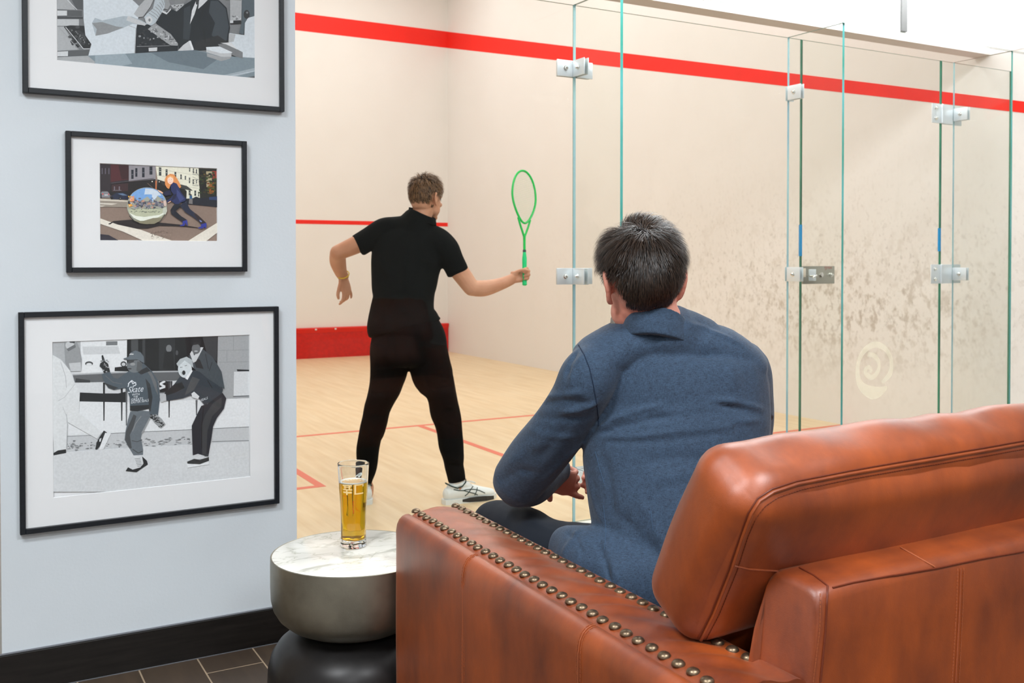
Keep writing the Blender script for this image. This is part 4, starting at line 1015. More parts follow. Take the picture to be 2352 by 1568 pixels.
# hair of the player
def make_hair(name, parent, Mx, m, mcap, nstr, whorl, length, lift, hairline, seed=1, sw=.0009, side=0, clump=0, ER=(.0795, .1005, .0945), EC=(0, -.012, .030), nz=0):
    """scalp cap plus combed strands; whorl: direction of the crown; hairline(p) gives True where hair grows"""
    rs = np.random.RandomState(seed); ER = np.array(ER); EC = np.array(EC); wdir = nrm(whorl)
    cap_ = MB(); n = 48; m_ = 32; vs = []; ok = []
    for i in range(m_+1):
        for j in range(n):
            th = PI*i/m_; ph = 2*PI*j/n; d = np.array([math.sin(th)*math.cos(ph), math.sin(th)*math.sin(ph), math.cos(th)])
            p = EC+d*ER*(1+nz*.5*math.sin(d[0]*17+2)*math.sin(d[2]*19)*math.sin(d[1]*15+1)); vs.append(p); ok.append(hairline(EC+d*ER))
    fs = []
    for i in range(m_):
        for j in range(n):
            q = (i*n+j, (i+1)*n+j, (i+1)*n+(j+1) % n, i*n+(j+1) % n)
            if all(ok[k] for k in q): fs.append(q)
    cap_.add(vs, fs); cap_.m = 1
    out = MB(); out.m = 1; out.merge(cap_, Mx); out.m = 0
    sm = MB(); cnt = 0
    cl = [(rs.normal(size=3)) for _ in range(160)]; cl = np.array([c/np.linalg.norm(c) for c in cl])
    while cnt < nstr:
        d = rs.normal(size=3); d /= np.linalg.norm(d); p0 = EC+d*ER
        if not hairline(p0): continue
        L = length(p0, d)*rs.uniform(.75, 1.15); lf = lift(p0, d)*rs.uniform(.6, 1.25); k = 5; pts = []; dd = d.copy()
        jit = rs.normal(size=3)*.16
        c = cl[np.argmax(cl@d)]
        for i in range(k+1):
            t = i/k; h_ = lf*(1-(1-t)**1.6)+.001; nn = nrm(dd/ER); pts.append(EC+dd*ER+nn*h_)
            g = dd-wdir; g = g+side(EC+dd*ER, dd)*1.0 if callable(side) else g
            g = g+jit+(c-d)*clump*3; g = g-dd*(g@dd); g = nrm(g); dd = nrm(dd+g*(L/k)/np.mean(ER))
        P = np.array(pts); w_ = sw*rs.uniform(.7, 1.3); 
        vs = []
        for i in range(k+1):
            t = nrm(P[min(i+1, k)]-P[max(i-1, 0)]); nn = nrm((P[i]-EC)/ER**2); b_ = nrm(np.cross(t, nn)+.25*nn*rs.normal()); ww = w_*(1-.85*(i/k)**2)
            vs += [P[i]-b_*ww, P[i]+b_*ww]
        sm.add(vs, [(2*i, 2*i+1, 2*i+3, 2*i+2) for i in range(k)]); cnt += 1
    out.merge(sm, Mx); return out.build(name, [m, mcap], parent, ang=None)
def hair_mat(name, c1, c2, rough=.42):
    m, nt, b = newmat(name); b.inputs['Roughness'].default_value = rough; b.inputs['Specular IOR Level'].default_value = .55
    g = N(nt, 'ShaderNodeNewGeometry'); r = N(nt, 'ShaderNodeValToRGB'); r.color_ramp.elements[0].color = lin(c1); r.color_ramp.elements[1].color = lin(c2)
    nt.links.new(g.outputs['Random Per Island'], r.inputs[0]); nt.links.new(r.outputs[0], b.inputs['Base Color']); return m
def hl_player(p): return p[2] > -.052+max(0, (p[1]+.02))*1.35 and not (abs(p[0]) > .06 and -.045 < p[1] < .03 and p[2] < .020-.3*(p[1]+.01)) and p[1] < .075
make_hair('hair', player, hM, hair_mat('brown_hair', (62, 40, 22), (140, 98, 58), .6), mat('brown_scalp_hair', (58, 40, 26), .9), 2600, (0, -.35, .9),
    lambda p, d: .020+.030*max(0, d[2]), lambda p, d: .007+.020*max(0, d[2])**1.5, hl_player, 4, .0015, clump=.45, nz=.06)

# ---- the racket (held, so a thing of its own)
rk = thing('squash_racket', tuple(Pm(1205, 655, .14)), 'bright green squash racket held upright in the player hand', 'racket')
M['rgreen'] = mat('green_racket_paint', (26, 196, 84), .35); M['grip'] = mat('green_grip_tape', (20, 206, 122), .6); M['string'] = mat('pale_green_string', (206, 224, 190), .5)
B0 = Pm(1205, 655, .14); ax = RAX; yaw_ = nrm(Rt*.74+Vw*.67); sx = nrm(yaw_-ax*(yaw_@ax))
def RK(u, v): return B0+ax*v+sx*u
TOTL = np.linalg.norm(Pm(1204, 386, .24)-B0); hc_ = TOTL-.150
fr = MB(); loop = [RK(.088*math.cos(a)*(1 if math.sin(a) > 0 else 1-.32*abs(math.sin(a))**1.5), hc_+(.150 if math.sin(a) > 0 else .155)*math.sin(a)) for a in np.linspace(0, 2*PI, 61)[:-1]]
fr.tube(loop, .0062, 8, closed=True)
fr.tube([RK(-.045, hc_-.130), RK(-.028, hc_-.175), RK(-.010, hc_-.215), RK(0, hc_-.235)], [.006, .006, .006, .007], 8).tube([RK(.045, hc_-.130), RK(.028, hc_-.175), RK(.010, hc_-.215), RK(0, hc_-.235)], [.006, .006, .006, .007], 8)
fr.build('frame', M['rgreen'], rk)
MB().tube([RK(0, hc_-.225), RK(0, hc_-.26), RK(0, .19)], [.0085, .0075, .0075], 10).build('shaft', M['rgreen'], rk)
MB().tube([RK(0, .188), RK(0, .199)], .0095, 12).build('collar_band', mat('dark_band', (60, 70, 76), .5), rk)
MB().tube([RK(0, 0), RK(0, .004), RK(0, .012), RK(0, .10), RK(0, .15), RK(0, .186)], [.010, .0135, .0125, .0125, .013, .0085], 12).build('grip', M['grip'], rk)
sg_ = MB()
for i in range(-7, 8):
    u = i*.0108; w_ = max(0, 1-(u/.088)**2)**.5; sg_.tube([RK(u, hc_-.150*w_*(.97)), RK(u, hc_+.148*w_)], .0006, 4)
for i in range(-13, 14):
    v = i*.0108; w_ = max(0, 1-(v/.150)**2)**.5*(1 if v > 0 else 1-.3*abs(v/.15)**1.5); sg_.tube([RK(-.086*w_, hc_+v), RK(.086*w_, hc_+v)], .0006, 4)
sg_.build('strings', M['string'], rk)
# ================================================================== THE SEATED MAN
def suiting():
    m, nt, b = newmat('blue_hopsack_wool'); b.inputs['Roughness'].default_value = .85; b.inputs['Sheen Weight'].default_value = .12
    tc = N(nt, 'ShaderNodeTexCoord'); outs = []
    for sc_, st_ in ((950, (1, 1, .14)), (950, (.14, .14, 1)), (90, (1, 1, 1))):
        mp = N(nt, 'ShaderNodeMapping'); mp.inputs['Scale'].default_value = st_; nt.links.new(tc.outputs['Object'], mp.inputs[0])
        n = N(nt, 'ShaderNodeTexNoise', i_Scale=sc_, i_Detail=2, i_Roughness=.7); nt.links.new(mp.outputs[0], n.inputs['Vector']); outs.append(n.outputs['Fac'])
    a = N(nt, 'ShaderNodeMath', operation='ADD'); nt.links.new(outs[0], a.inputs[0]); nt.links.new(outs[1], a.inputs[1])
    a2 = N(nt, 'ShaderNodeMath', operation='MULTIPLY_ADD'); nt.links.new(a.outputs[0], a2.inputs[0]); a2.inputs[1].default_value = .42; 
    a3 = N(nt, 'ShaderNodeMath', operation='MULTIPLY'); nt.links.new(outs[2], a3.inputs[0]); a3.inputs[1].default_value = .16; nt.links.new(a3.outputs[0], a2.inputs[2])
    r = N(nt, 'ShaderNodeValToRGB'); e = r.color_ramp.elements; e[0].position = .32; e[0].color = lin((13, 25, 41)); e[1].position = .70; e[1].color = lin((66, 91, 119))
    nt.links.new(a2.outputs[0], r.inputs[0]); nt.links.new(r.outputs[0], b.inputs['Base Color'])
    bp = N(nt, 'ShaderNodeBump', i_Strength=.25, i_Distance=.0008); nt.links.new(a.outputs[0], bp.inputs['Height']); nt.links.new(bp.outputs[0], b.inputs['Normal'])
    return m
M['suit'] = suiting(); M['navy'] = mat('dark_navy_trouser', (20, 27, 38), .85, bump=.08, bsc=400)
HB_O = W(1474, 655, 2.24); hfw = nrm([math.sin(math.radians(19)), math.cos(math.radians(19)), -.16])
mM = frame(HB_O, hfw, (-.05, .02, 1), 1.07)
body = MB(); head_shapes(body, mM, False)
body.limb([W(1530, 790, 2.27), W(1506, 735, 2.25), W(1490, 690, 2.25)], [(.070, .070), (.059, .060), (.057, .058)], hint=Rt)
body.limb([W(1545, 820, 2.30), W(1550, 1000, 2.30), W(1550, 1300, 2.28)], [(.13, .06), (.15, .08), (.14, .09)], hint=Rt)
# arms inside the sleeves
shL, elL, wrL = W(1375, 850, 2.26), W(1195, 1105, 2.44), W(1262, 1092, 2.62)
shR, elR, wrR = W(1700, 860, 2.34), W(1705, 1030, 2.52), W(1440, 1095, 2.70)
body.limb([shL, W(1290, 980, 2.33), elL], [.045, .045, .038], hint=_F); body.limb([elL, wrL], [.038, (.029, .024)], hint=_F)
body.limb([shR, elR], [.045, .038], hint=_F); body.limb([elR, wrR], [.038, .026], hint=_F)
wrL = W(1256, 1094, 2.60); hd = nrm(Rt*.80+_F*.55-np.array([0, 0, .26]))
hand(body, frame3(wrL+hd*.004-np.array([0, 0, .005]), nrm(_F*.25-np.array([0, 0, 1])), hd, .92), curls=((4, 8, 6), (22, 30, 15), (30, 40, 20), (34, 46, 22)), spread=6, thumb=((20, -34), 6, 6))
hd2 = nrm(wrR-elR)
hand(body, frame3(wrR, np.array([0, 0, 1.]), hd2, .95, flip=True), curls=((40, 50, 25),)*4, spread=2, thumb=((40, -20), 20, 15))
# legs
hpL, knL, anL = np.array([1.335, 1.80, .575]), W(1142, 1203, 2.66), np.array([1.285, 2.52, .10])
hpR, knR, anR = np.array([1.55, 1.78, .575]), np.array([1.80, 2.32, .585]), np.array([1.84, 2.53, .10])
for h_, k_, a_ in ((hpL, knL, anL), (hpR, knR, anR)):
    body.limb([h_, (h_+k_)/2, k_], [.06, .055, .045], hint=(0, 0, 1)); body.limb([k_, a_], [.045, .032], hint=(0, 1, 0))
    body.limb([a_, a_+np.array([.01, .05, -.05]), a_+np.array([.02, .13, -.065])], [.034, .030, .022], hint=(0, 0, 1))
man = link('person', body.fuse('seated_body', .0042, 3), M['skin'])
tag(man, 'seated man in blue blazer and dark trousers seen from behind on the leather sofa', 'person')
face_bits(man, mM)
def creases(me, L, noise=(.002, 6, 3)):
    t = bvh(me); n = len(me.vertices); co = np.empty(n*3); me.vertices.foreach_get('co', co); co = co.reshape(-1, 3)
    no = np.empty(n*3); me.vertices.foreach_get('normal', no); no = no.reshape(-1, 3); d = noise[0]*snoise(co, noise[1], noise[2])
    for pl, wd, am in L:
        for a, b_ in zip(pl[:-1], pl[1:]):
            pa, _ = cast(t, *a); pb, _ = cast(t, *b_)
            if pa is None or pb is None or (pa-pb).length > .25 or (pa-pb).length < 1e-5: continue
            d += seg_crease(co, no, pa, pb, wd, am)*(1 if len(pl) == 2 else .85)
    co = co+no*d[:, None]; me.vertices.foreach_set('co', co.ravel()); me.update(); return me
# jacket
jk = MB()
def sec(y, xa, xb, z_, dep): return W((xa+xb)/2, y, z_), ((xb-xa)/2*z_/FPX, dep)
T_ = [sec(776, 1430, 1668, 2.29, .075), sec(800, 1368, 1726, 2.30, .105), sec(835, 1345, 1748, 2.30, .125), sec(880, 1345, 1760, 2.30, .135), sec(930, 1350, 1768, 2.30, .140), sec(985, 1350, 1764, 2.29, .142), sec(1050, 1340, 1756, 2.28, .142),
      sec(1110, 1345, 1745, 2.27, .145), sec(1180, 1355, 1732, 2.26, .148), sec(1240, 1374, 1730, 2.25, .150), sec(1300, 1400, 1740, 2.24, .155), sec(1370, 1425, 1755, 2.23, .150)]
jk.limb([a for a, b_ in T_], [b_ for a, b_ in T_], hint=Rt, n=40, sub=4, capk=.3)
jk.limb([W(1545, 800, 2.29), W(1524, 768, 2.262), W(1511, 746, 2.25)], [(.122, .092), (.088, .084), (.074, .078)], hint=Rt, n=28, capk=.1)
jk.limb([W(1500, 782, 2.28), W(1430, 792, 2.27), W(1372, 822, 2.25)], [(.055, .09), (.058, .088), (.055, .08)], hint=(0, 0, 1), n=24)
jk.limb([W(1590, 788, 2.29), W(1655, 806, 2.30), W(1704, 842, 2.31)], [(.055, .09), (.058, .088), (.055, .08)], hint=(0, 0, 1), n=24)
jk.limb([W(1376, 838, 2.24), W(1352, 868, 2.235), W(1325, 920, 2.26), W(1282, 985, 2.31), W(1230, 1052, 2.38), W(1190, 1104, 2.44)], [(.062, .072), (.067, .074), (.064, .068), (.066, .066), (.069, .066), (.066, .064)], hint=Rt, n=28, sub=5)
jk.limb([W(1188, 1106, 2.44), W(1222, 1108, 2.51), W(1262, 1085, 2.60), W(1282, 1072, 2.64)], [(.064, .062), (.057, .055), (.046, .046), (.043, .043)], hint=(0, 0, 1), n=24, sub=4, capk=.2)
jk.limb([W(1700, 845, 2.32), W(1711, 880, 2.34), W(1716, 950, 2.42), W(1715, 1020, 2.50)], [(.066, .072), (.066, .070), (.066, .062), (.062, .060)], hint=Rt, n=24)
jk.limb([W(1715, 1020, 2.50), W(1620, 1070, 2.60), W(1500, 1090, 2.68)], [(.060, .060), (.052, .052), (.044, .044)], hint=(0, 0, 1), n=24, capk=.2)
# skirt of the jacket spread over the thigh
jk.limb([W(1440, 1300, 2.19), W(1362, 1284, 2.21), W(1303, 1268, 2.28)], [(.085, .10), (.075, .08), (.062, .045)], hint=(0, 0, 1), n=24)
jk.limb([W(1480, 1330, 2.17), W(1430, 1340, 2.14)], [(.10, .10), (.085, .06)], hint=(0, 0, 1), n=24)
jm = jk.fuse('jacket', .0052, 7, .5)
creases(jm, [
    ([(1374, 990), (1400, 968), (1445, 950), (1520, 930)], .0065, .0085), ([(1378, 1000), (1410, 984), (1470, 968), (1540, 955)], .007, -.008), ([(1374, 1000), (1440, 1006), (1540, 992), (1680, 978), (1775, 975)], .0065, .0065), ([(1400, 1016), (1500, 1014), (1640, 998), (1760, 992)], .008, -.0055), ([(1500, 965), (1620, 950), (1740, 948)], .012, -.004),
    ([(1640, 918), (1700, 925), (1745, 938), (1776, 955)], .0065, .0085), ([(1650, 930), (1710, 940), (1774, 968)], .007, -.008), ([(1690, 966), (1740, 966), (1780, 982)], .007, .007), ([(1560, 742), (1620, 752), (1690, 785)], .007, .005), ([(1600, 760), (1650, 775), (1700, 800)], .008, -.004),
    ([(1450, 742), (1520, 738), (1590, 752), (1660, 780)], .007, .004), ([(1256, 915), (1295, 906), (1340, 900)], .007, .008), ([(1250, 928), (1295, 920), (1350, 922)], .007, -.008), ([(1236, 938), (1290, 946), (1340, 938), (1372, 918)], .007, .009), ([(1232, 955), (1290, 962), (1350, 955)], .008, -.008), ([(1215, 985), (1260, 1000), (1320, 1000)], .010, .005),
    ([(1326, 806), (1308, 838), (1302, 865)], .008, -.008), ([(1345, 812), (1322, 845), (1310, 890)], .009, .006), ([(1160, 1070), (1210, 1030), (1260, 1010)], .014, .005), ([(1140, 1110), (1190, 1080), (1230, 1085)], .012, -.005), ([(1300, 975), (1265, 1020), (1235, 1060)], .012, -.004),
    ([(1135, 1150), (1175, 1165), (1225, 1160)], .006, .007), ([(1150, 1162), (1190, 1172), (1225, 1168)], .005, -.006), ([(1240, 1110), (1290, 1060), (1340, 1015)], .009, .005),
    ([(1385, 1040), (1400, 1120), (1410, 1200)], .014, -.006), ([(1350, 1080), (1365, 1160), (1390, 1230)], .012, .005), ([(1420, 1180), (1470, 1230), (1520, 1290)], .014, -.006), ([(1470, 1150), (1500, 1200), (1520, 1250)], .012, .005),
    ([(1590, 790), (1610, 900)], .03, -.003), ([(1450, 820), (1440, 920)], .03, .003), ([(1660, 830), (1690, 900)], .025, .004), ([(1374, 1245), (1390, 1290), (1402, 1335)], .005, -.011), ([(1385, 1240), (1405, 1275), (1415, 1330)], .006, .006), ([(1300, 1222), (1325, 1240), (1340, 1275)], .006, -.006), ([(1330, 1216), (1310, 1245), (1290, 1275)], .008, .005),
    ([(1500, 1100), (1600, 1085), (1680, 1090)], .012, .004), ([(1480, 1060), (1560, 1050), (1660, 1060)], .012, -.004)], (.0022, 5, 5))
JK = link('jacket', jm, M['suit'], man); JT = bvh(jm)
M['seamblue'] = mat('jacket_seam', (24, 40, 62), .9); M['seamlight'] = mat('jacket_pick_stitch', (62, 88, 116), .9)
for pl, m_, r_ in (([(1329, 792), (1342, 815), (1354, 845), (1363, 885), (1371, 930), (1376, 978)], 'seamblue', .0014), ([(1367, 1036), (1378, 1078), (1388, 1110)], 'seamlight', .0006), ([(1386, 1160), (1392, 1220), (1388, 1262)], 'seamlight', .0006),
                 ([(1494, 1165), (1500, 1218)], 'seamlight', .0006)):
    L = surf_line(JT, pl, 5, -.0002 if m_ == 'seamblue' else .0002)
    if len(L) > 2: MB().tube(L, r_, 6).build('seam', M[m_], JK)
# collar folded over at the neck
cl = MB(); AA = np.linspace(math.radians(-62), math.radians(242), 52); rings = []
cc = W(1507, 732, 2.246)
prof = [(.080, .082, -.040), (.0795, .081, -.026), (.078, .079, -.012), (.0745, .075, .004), (.0705, .071, .018), (.0670, .068, .0215), (.0645, .065, .018), (.063, .064, -.01), (.063, .064, -.045)]
tilt = Rt*.0+_F*0
for (rx, ry, dz) in prof:
    rings.append([cc+Rt*math.cos(a)*rx-nrm([_F[0], _F[1], 0])*math.sin(a)*ry+np.array([0, 0, dz+.030*max(0, math.sin(a))*.35-.012*math.cos(a)-.020*(1-max(0, math.sin(a)))]) for a in AA])
vs = [p for r in rings for p in r]; k = len(AA); n_ = len(rings)
cl.add(vs, [(r*k+i, r*k+i+1, ((r+1) % n_)*k+i+1, ((r+1) % n_)*k+i) for r in range(n_) for i in range(k-1)]+[tuple(r*k for r in range(n_)), tuple(r*k+k-1 for r in range(n_))[::-1]])
bmc = bmesh.new(); mtmp = cl.mesh(); bmc.from_mesh(mtmp); bmesh.ops.recalc_face_normals(bmc, faces=bmc.faces); bmc.to_mesh(mtmp); bmc.free()
cl2 = MB(); cl2.v = [tuple(v.co) for v in mtmp.vertices]; cl2.f = [tuple(p.vertices) for p in mtmp.polygons]; cl2.mi = [0]*len(cl2.f)
link('collar', cl2.fuse('collar', .003, 3), M['suit'], JK)
# trousers
tr = MB()
tr.limb([hpL+np.array([.02, -.06, 0]), hpL+np.array([-.01, .12, .01]), W(1262, 1264, 2.42), W(1190, 1222, 2.56), knL], [(.088, .095), (.086, .088), (.075, .078), (.072, .075), (.066, .068)], hint=(0, 0, 1), n=24)
tr.limb([hpR+np.array([-.01, -.06, 0]), (hpR+knR)/2, knR], [(.088, .095), (.082, .086), (.068, .07)], hint=(0, 0, 1), n=24)
tr.limb([np.array([1.36, 1.75, .585]), np.array([1.54, 1.75, .585])], [(.10, .13), (.10, .13)], hint=(0, 0, 1), n=24)
for k_, a_ in ((knL, anL), (knR, anR)):
    tr.limb([k_, k_*.55+a_*.45, a_+np.array([0, 0, .02])], [(.068, .070), (.062, .066), (.054, .060)], hint=(1, 0, 0), n=24, capk=.2)
link('trousers', creases(tr.fuse('trousers', .006, 4), [([(1200, 1190), (1260, 1215)], .012, .003)], (.002, 7, 8)), M['navy'], man)
for a_ in (anL, anR):
    s1 = MB(); o = np.array([a_[0], a_[1]-.05, 0]); s1.limb([o+np.array([0, 0, .045]), o+np.array([.005, .10, .045]), o+np.array([.012, .20, .036]), o+np.array([.016, .26, .030])], [(.034, .036), (.038, .038), (.042, .028), (.030, .020)], hint=(1, 0, 0), n=20)
    u = link('shoe', s1.fuse('shoe', .004, 3), mat('dark_leather_shoe', (30, 22, 18), .3), man)
    MB().box((o[0]-.036, o[1]-.03, 0), (o[0]+.05, o[1]+.285, .012), .005).build('sole', M['sole'], u)
# grey beard along the jaw
be = MB(); be.ell((.034, .050, -.070), (.027, .032, .026)); be.ell((-.034, .050, -.070), (.027, .032, .026)); be.ell((0, .077, -.094), (.027, .022, .019)); be.ell((0, .054, -.080), (.042, .038, .026))
b2 = MB().merge(be, mM); link('beard', b2.fuse('beard', .003, 2), mat('grey_beard', (168, 158, 148), .9, var=.4, vsc=300, bump=.6, bsc=600), man)
# hair
def hl_man(p):
    x, y, z_ = p
    nape = -.074+.010*math.cos(x*40)
    if abs(x) > .050 and -.052 < y < .030 and z_ < .018-.25*max(0, -y-.02): return False      # round the ears
    if y > -.004: return z_ > .052+y*.35 and y < .072
    return z_ > nape+max(0, (y+.062))*1.3
def flow(p, g):
    if p[2] > .088 and p[1] > -.055: return np.array([1.0 if p[0] > -.034 else -.9, .55, -.1])*1.5
    return np.array([.10*(1 if p[0] > 0 else -1), -.05, -1.2])*(1 if p[2] < .06 else .45)
def hlen(p, d):
    if abs(p[0]) > .050 and p[2] < .050: return .014
    return (.012 if p[2] < -.01 else .024)+.034*max(0, d[2])**1.5
def hlift(p, d):
    low = min(1, max(0, (p[2]+.045)/.10)); return .0028+.0125*low**1.3+.016*max(0, d[2])**2
make_hair('hair', man, mM, hair_mat('dark_brown_hair', (10, 9, 10), (70, 52, 40), .42), mat('dark_scalp_hair', (26, 21, 20), .8), 15000, (-.16, -.80, .58),
    hlen, hlift, hl_man, 7, .00058, side=flow, clump=.22)
# ================================================================== FRAMED PHOTOGRAPHS
M['frame'] = mat('black_picture_frame', (30, 34, 40), .38, var=.3, vsc=40, stretch=(1, 1, 4)); M['matboard'] = mat('white_mat_board', (250, 251, 253), .8)
pm, nt, b = newmat('photo_print'); b.inputs['Roughness'].default_value = .6
va = N(nt, 'ShaderNodeVertexColor', layer_name='Col'); tc = N(nt, 'ShaderNodeTexCoord'); nn = N(nt, 'ShaderNodeTexNoise', i_Scale=160, i_Detail=3); nt.links.new(tc.outputs['Object'], nn.inputs['Vector'])
rr_ = N(nt, 'ShaderNodeValToRGB'); rr_.color_ramp.elements[0].color = (1.2, 1.2, 1.2, 1); rr_.color_ramp.elements[1].color = (1.34, 1.34, 1.34, 1); rr_.color_ramp.elements[0].position = .3; rr_.color_ramp.elements[1].position = .7
nt.links.new(nn.outputs['Fac'], rr_.inputs[0]); mx = N(nt, 'ShaderNodeMixRGB', blend_type='MULTIPLY'); mx.inputs[0].default_value = 1
nt.links.new(va.outputs['Color'], mx.inputs[1]); nt.links.new(rr_.outputs[0], mx.inputs[2]); nt.links.new(mx.outputs[0], b.inputs['Base Color'])
YP = YC-.0085
def clip(poly, x0, x1, z0, z1):
    def cut(P, ins, inter):
        out = []
        for i in range(len(P)):
            a, b_ = P[i-1], P[i]
            if ins(b_):
                if not ins(a): out.append(inter(a, b_))
                out.append(b_)
            elif ins(a): out.append(inter(a, b_))
        return out
    def ix(v, ax): return lambda a, b_: tuple(a[k]+(b_[k]-a[k])*(v-a[ax])/(b_[ax]-a[ax]) for k in (0, 1))
    for ins, inter in ((lambda p: p[0] >= x0, ix(x0, 0)), (lambda p: p[0] <= x1, ix(x1, 0)), (lambda p: p[1] >= z0, ix(z0, 1)), (lambda p: p[1] <= z1, ix(z1, 1))):
        if not poly: return []
        poly = cut(poly, ins, inter)
    return poly
class Art:
    def __init__(s, tf, rect): s.tf = tf; s.r = rect; s.v = []; s.f = []; s.c = []; s.k = 0
    def world(s, P): return [tuple(hit(*s.tf(x, y), 'Y', YP)[[0, 2]]) for x, y in P]
    def raw(s, P, col):
        P = clip(P, *s.r)
        if len(P) < 3: return
        s.k += 1; b0 = len(s.v); y = YP-s.k*1.3e-5; s.v += [(x, y, z_) for x, z_ in P]; s.f.append(tuple(range(b0, len(s.v)))); s.c.append(lin(col))
    def p(s, col, *xy):
        P = [(xy[i], xy[i+1]) for i in range(0, len(xy), 2)]; s.raw(s.world(P), col if isinstance(col, tuple) else (col-3, col, col+3))
    def e(s, col, cx, cy, rx, ry, n=20, rot=0):
        s.p(col, *[q for k in range(n) for q in (cx+rx*math.cos(2*PI*k/n)*math.cos(rot)-ry*math.sin(2*PI*k/n)*math.sin(rot), cy+rx*math.cos(2*PI*k/n)*math.sin(rot)+ry*math.sin(2*PI*k/n)*math.cos(rot))])
    def l(s, col, w_, *xy):
        P = [(xy[i], xy[i+1]) for i in range(0, len(xy), 2)]
        for (xa, ya), (xb, yb) in zip(P[:-1], P[1:]):
            d = math.hypot(xb-xa, yb-ya); nx_, ny_ = -(yb-ya)/d*w_/2, (xb-xa)/d*w_/2; s.p(col, xa+nx_, ya+ny_, xb+nx_, yb+ny_, xb-nx_, yb-ny_, xa-nx_, ya-ny_)
    def text(s, txt, x, y, h, col, slant=0, wscale=1.0, font_shear=0):
        cu = bpy.data.curves.new('t', 'FONT'); cu.body = txt; cu.size = 1; cu.shear = font_shear; cu.resolution_u = 2
        o = bpy.data.objects.new('t', cu); COL.objects.link(o); dg = bpy.context.evaluated_depsgraph_get(); me = bpy.data.meshes.new_from_object(o.evaluated_get(dg)); bpy.data.objects.remove(o)
        for p in me.polygons:
            P = [(x+me.vertices[i].co.x*h*1.4*wscale, y-me.vertices[i].co.y*h*1.4-me.vertices[i].co.x*h*slant) for i in p.vertices]
            P = s.world(P); s.k += .02; b0 = len(s.v); yy = YP-(s.k+1)*1.3e-5; s.v += [(a, yy, z_) for a, z_ in P]; s.f.append(tuple(range(b0, len(s.v)))); s.c.append(lin(col))
        s.k += 1
    def build(s, parent):
        me = bpy.data.meshes.new('photo_print'); me.from_pydata(s.v, [], s.f)
        ca_ = me.color_attributes.new('Col', 'FLOAT_COLOR', 'CORNER'); k = 0
        for f, c in zip(me.polygons, s.c):
            for _ in range(f.loop_total): ca_.data[k].color = c; k += 1
        # every face must look into the room
        bm = bmesh.new(); bm.from_mesh(me)
        for f in bm.faces:
            f.normal_update()
            if f.normal.y > 0: f.normal_flip()
        bm.to_mesh(me); bm.free()
        return link('photo_print', me, pm, parent)
def picture(x0, x1, z0, z1, px0, px1, pz0, pz1, label):
    t = thing('picture_frame', ((x0+x1)/2, YC-.012, (z0+z1)/2), label, 'picture frame', 'framed photographs on the white wall'); fw = .0155; y0, y1 = YC-.026, YC-.0006
    fr = MB()
    for (a0, a1, c0, c1) in ((x0, x0+fw, z0, z1), (x1-fw, x1, z0, z1), (x0+fw, x1-fw, z0, z0+fw), (x0+fw, x1-fw, z1-fw, z1)): fr.box((a0, y0, c0), (a1, y1, c1), .0012, 1)
    fr.build('frame', M['frame'], t, False)
    # mat board with its bevelled window
    mb = MB(); ym = YC-.013
    o = [(x0+fw*.8, z0+fw*.8), (x1-fw*.8, z0+fw*.8), (x1-fw*.8, z1-fw*.8), (x0+fw*.8, z1-fw*.8)]; i_ = [(px0, pz0), (px1, pz0), (px1, pz1), (px0, pz1)]; g = .0018
    j_ = [(px0+g, pz0+g), (px1-g, pz0+g), (px1-g, pz1-g), (px0+g, pz1-g)]
    vs = [(x, ym, z_) for x, z_ in o]+[(x, ym, z_) for x, z_ in i_]+[(x, YP-.0001, z_) for x, z_ in j_]
    mb.add(vs, [(k, (k+1) % 4, (k+1) % 4+4, k+4) for k in range(4)]+[(k+4, (k+1) % 4+4, (k+1) % 4+8, k+8) for k in range(4)])
    mb.build('mat_board', M['matboard'], t, False)
    MB().box((x0+fw*.6, YC-.0185, z0+fw*.6), (x1-fw*.6, YC-.0170, z1-fw*.6)).build('glazing', M['glazing'], t, False)
    MB().box((x0+.004, YC-.0065, z0+.004), (x1-.004, YC-.0008, z1-.004)).build('backing_board', M['matboard'], t, False)
    return t
# ---------------- lower picture: skaters, black and white
R_ = (.257, .856, .576, 1.051)
t = picture(.165, .951, .4775, 1.1435, *R_, 'lowest black framed photograph on the white wall, black-and-white scene of two ice skaters')
A = Art(lambda x, y: (120+x*.21688, 760+y*.21684), (R_[0]-.001, R_[1]+.001, R_[2]-.001, R_[3]+.001))
A.p(214, -50, 0, 2200, 0, 2200, 1700, -50, 1700); A.p(178, 0, 90, 300, 90, 300, 430, 0, 430); A.p(228, 300, 80, 795, 80, 795, 430, 300, 440); A.p(205, 320, 165, 700, 160, 720, 240, 330, 250); A.p(120, 570, 110, 690, 108, 690, 150, 570, 152)
A.e(70, 390, 345, 42, 24); A.e(220, 390, 355, 30, 18); A.e(60, 755, 350, 32, 30); A.e(205, 755, 352, 20, 18)
A.p(26, 792, 80, 1760, 50, 1750, 560, 1000, 430, 660, 425, 662, 385, 790, 370); A.p(74, 835, 80, 910, 78, 910, 215, 835, 215); A.p(60, 955, 75, 985, 74, 985, 340, 955, 330); A.p(44, 1130, 70, 1300, 66, 1300, 420, 1130, 420)
A.p(62, 1590, 60, 1750, 55, 1740, 320, 1640, 250); A.e(120, 1235, 185, 30, 40); A.p(30, 1190, 220, 1280, 215, 1290, 410, 1170, 400); A.e(80, 1320, 230, 14, 26)
A.p(166, 1755, 50, 2100, 40, 2100, 715, 1740, 725); A.l(146, 5, 1765, 205, 2090, 200); A.l(146, 5, 1765, 330, 2090, 325); A.l(146, 5, 1920, 45, 1920, 200); A.l(146, 5, 1850, 205, 1850, 330)
A.p(214, 1925, 430, 2090, 425, 2090, 690, 1920, 695); A.p(40, 1955, 405, 2090, 410, 2090, 425, 1960, 428); A.l(90, 9, 1915, 692, 2085, 686)
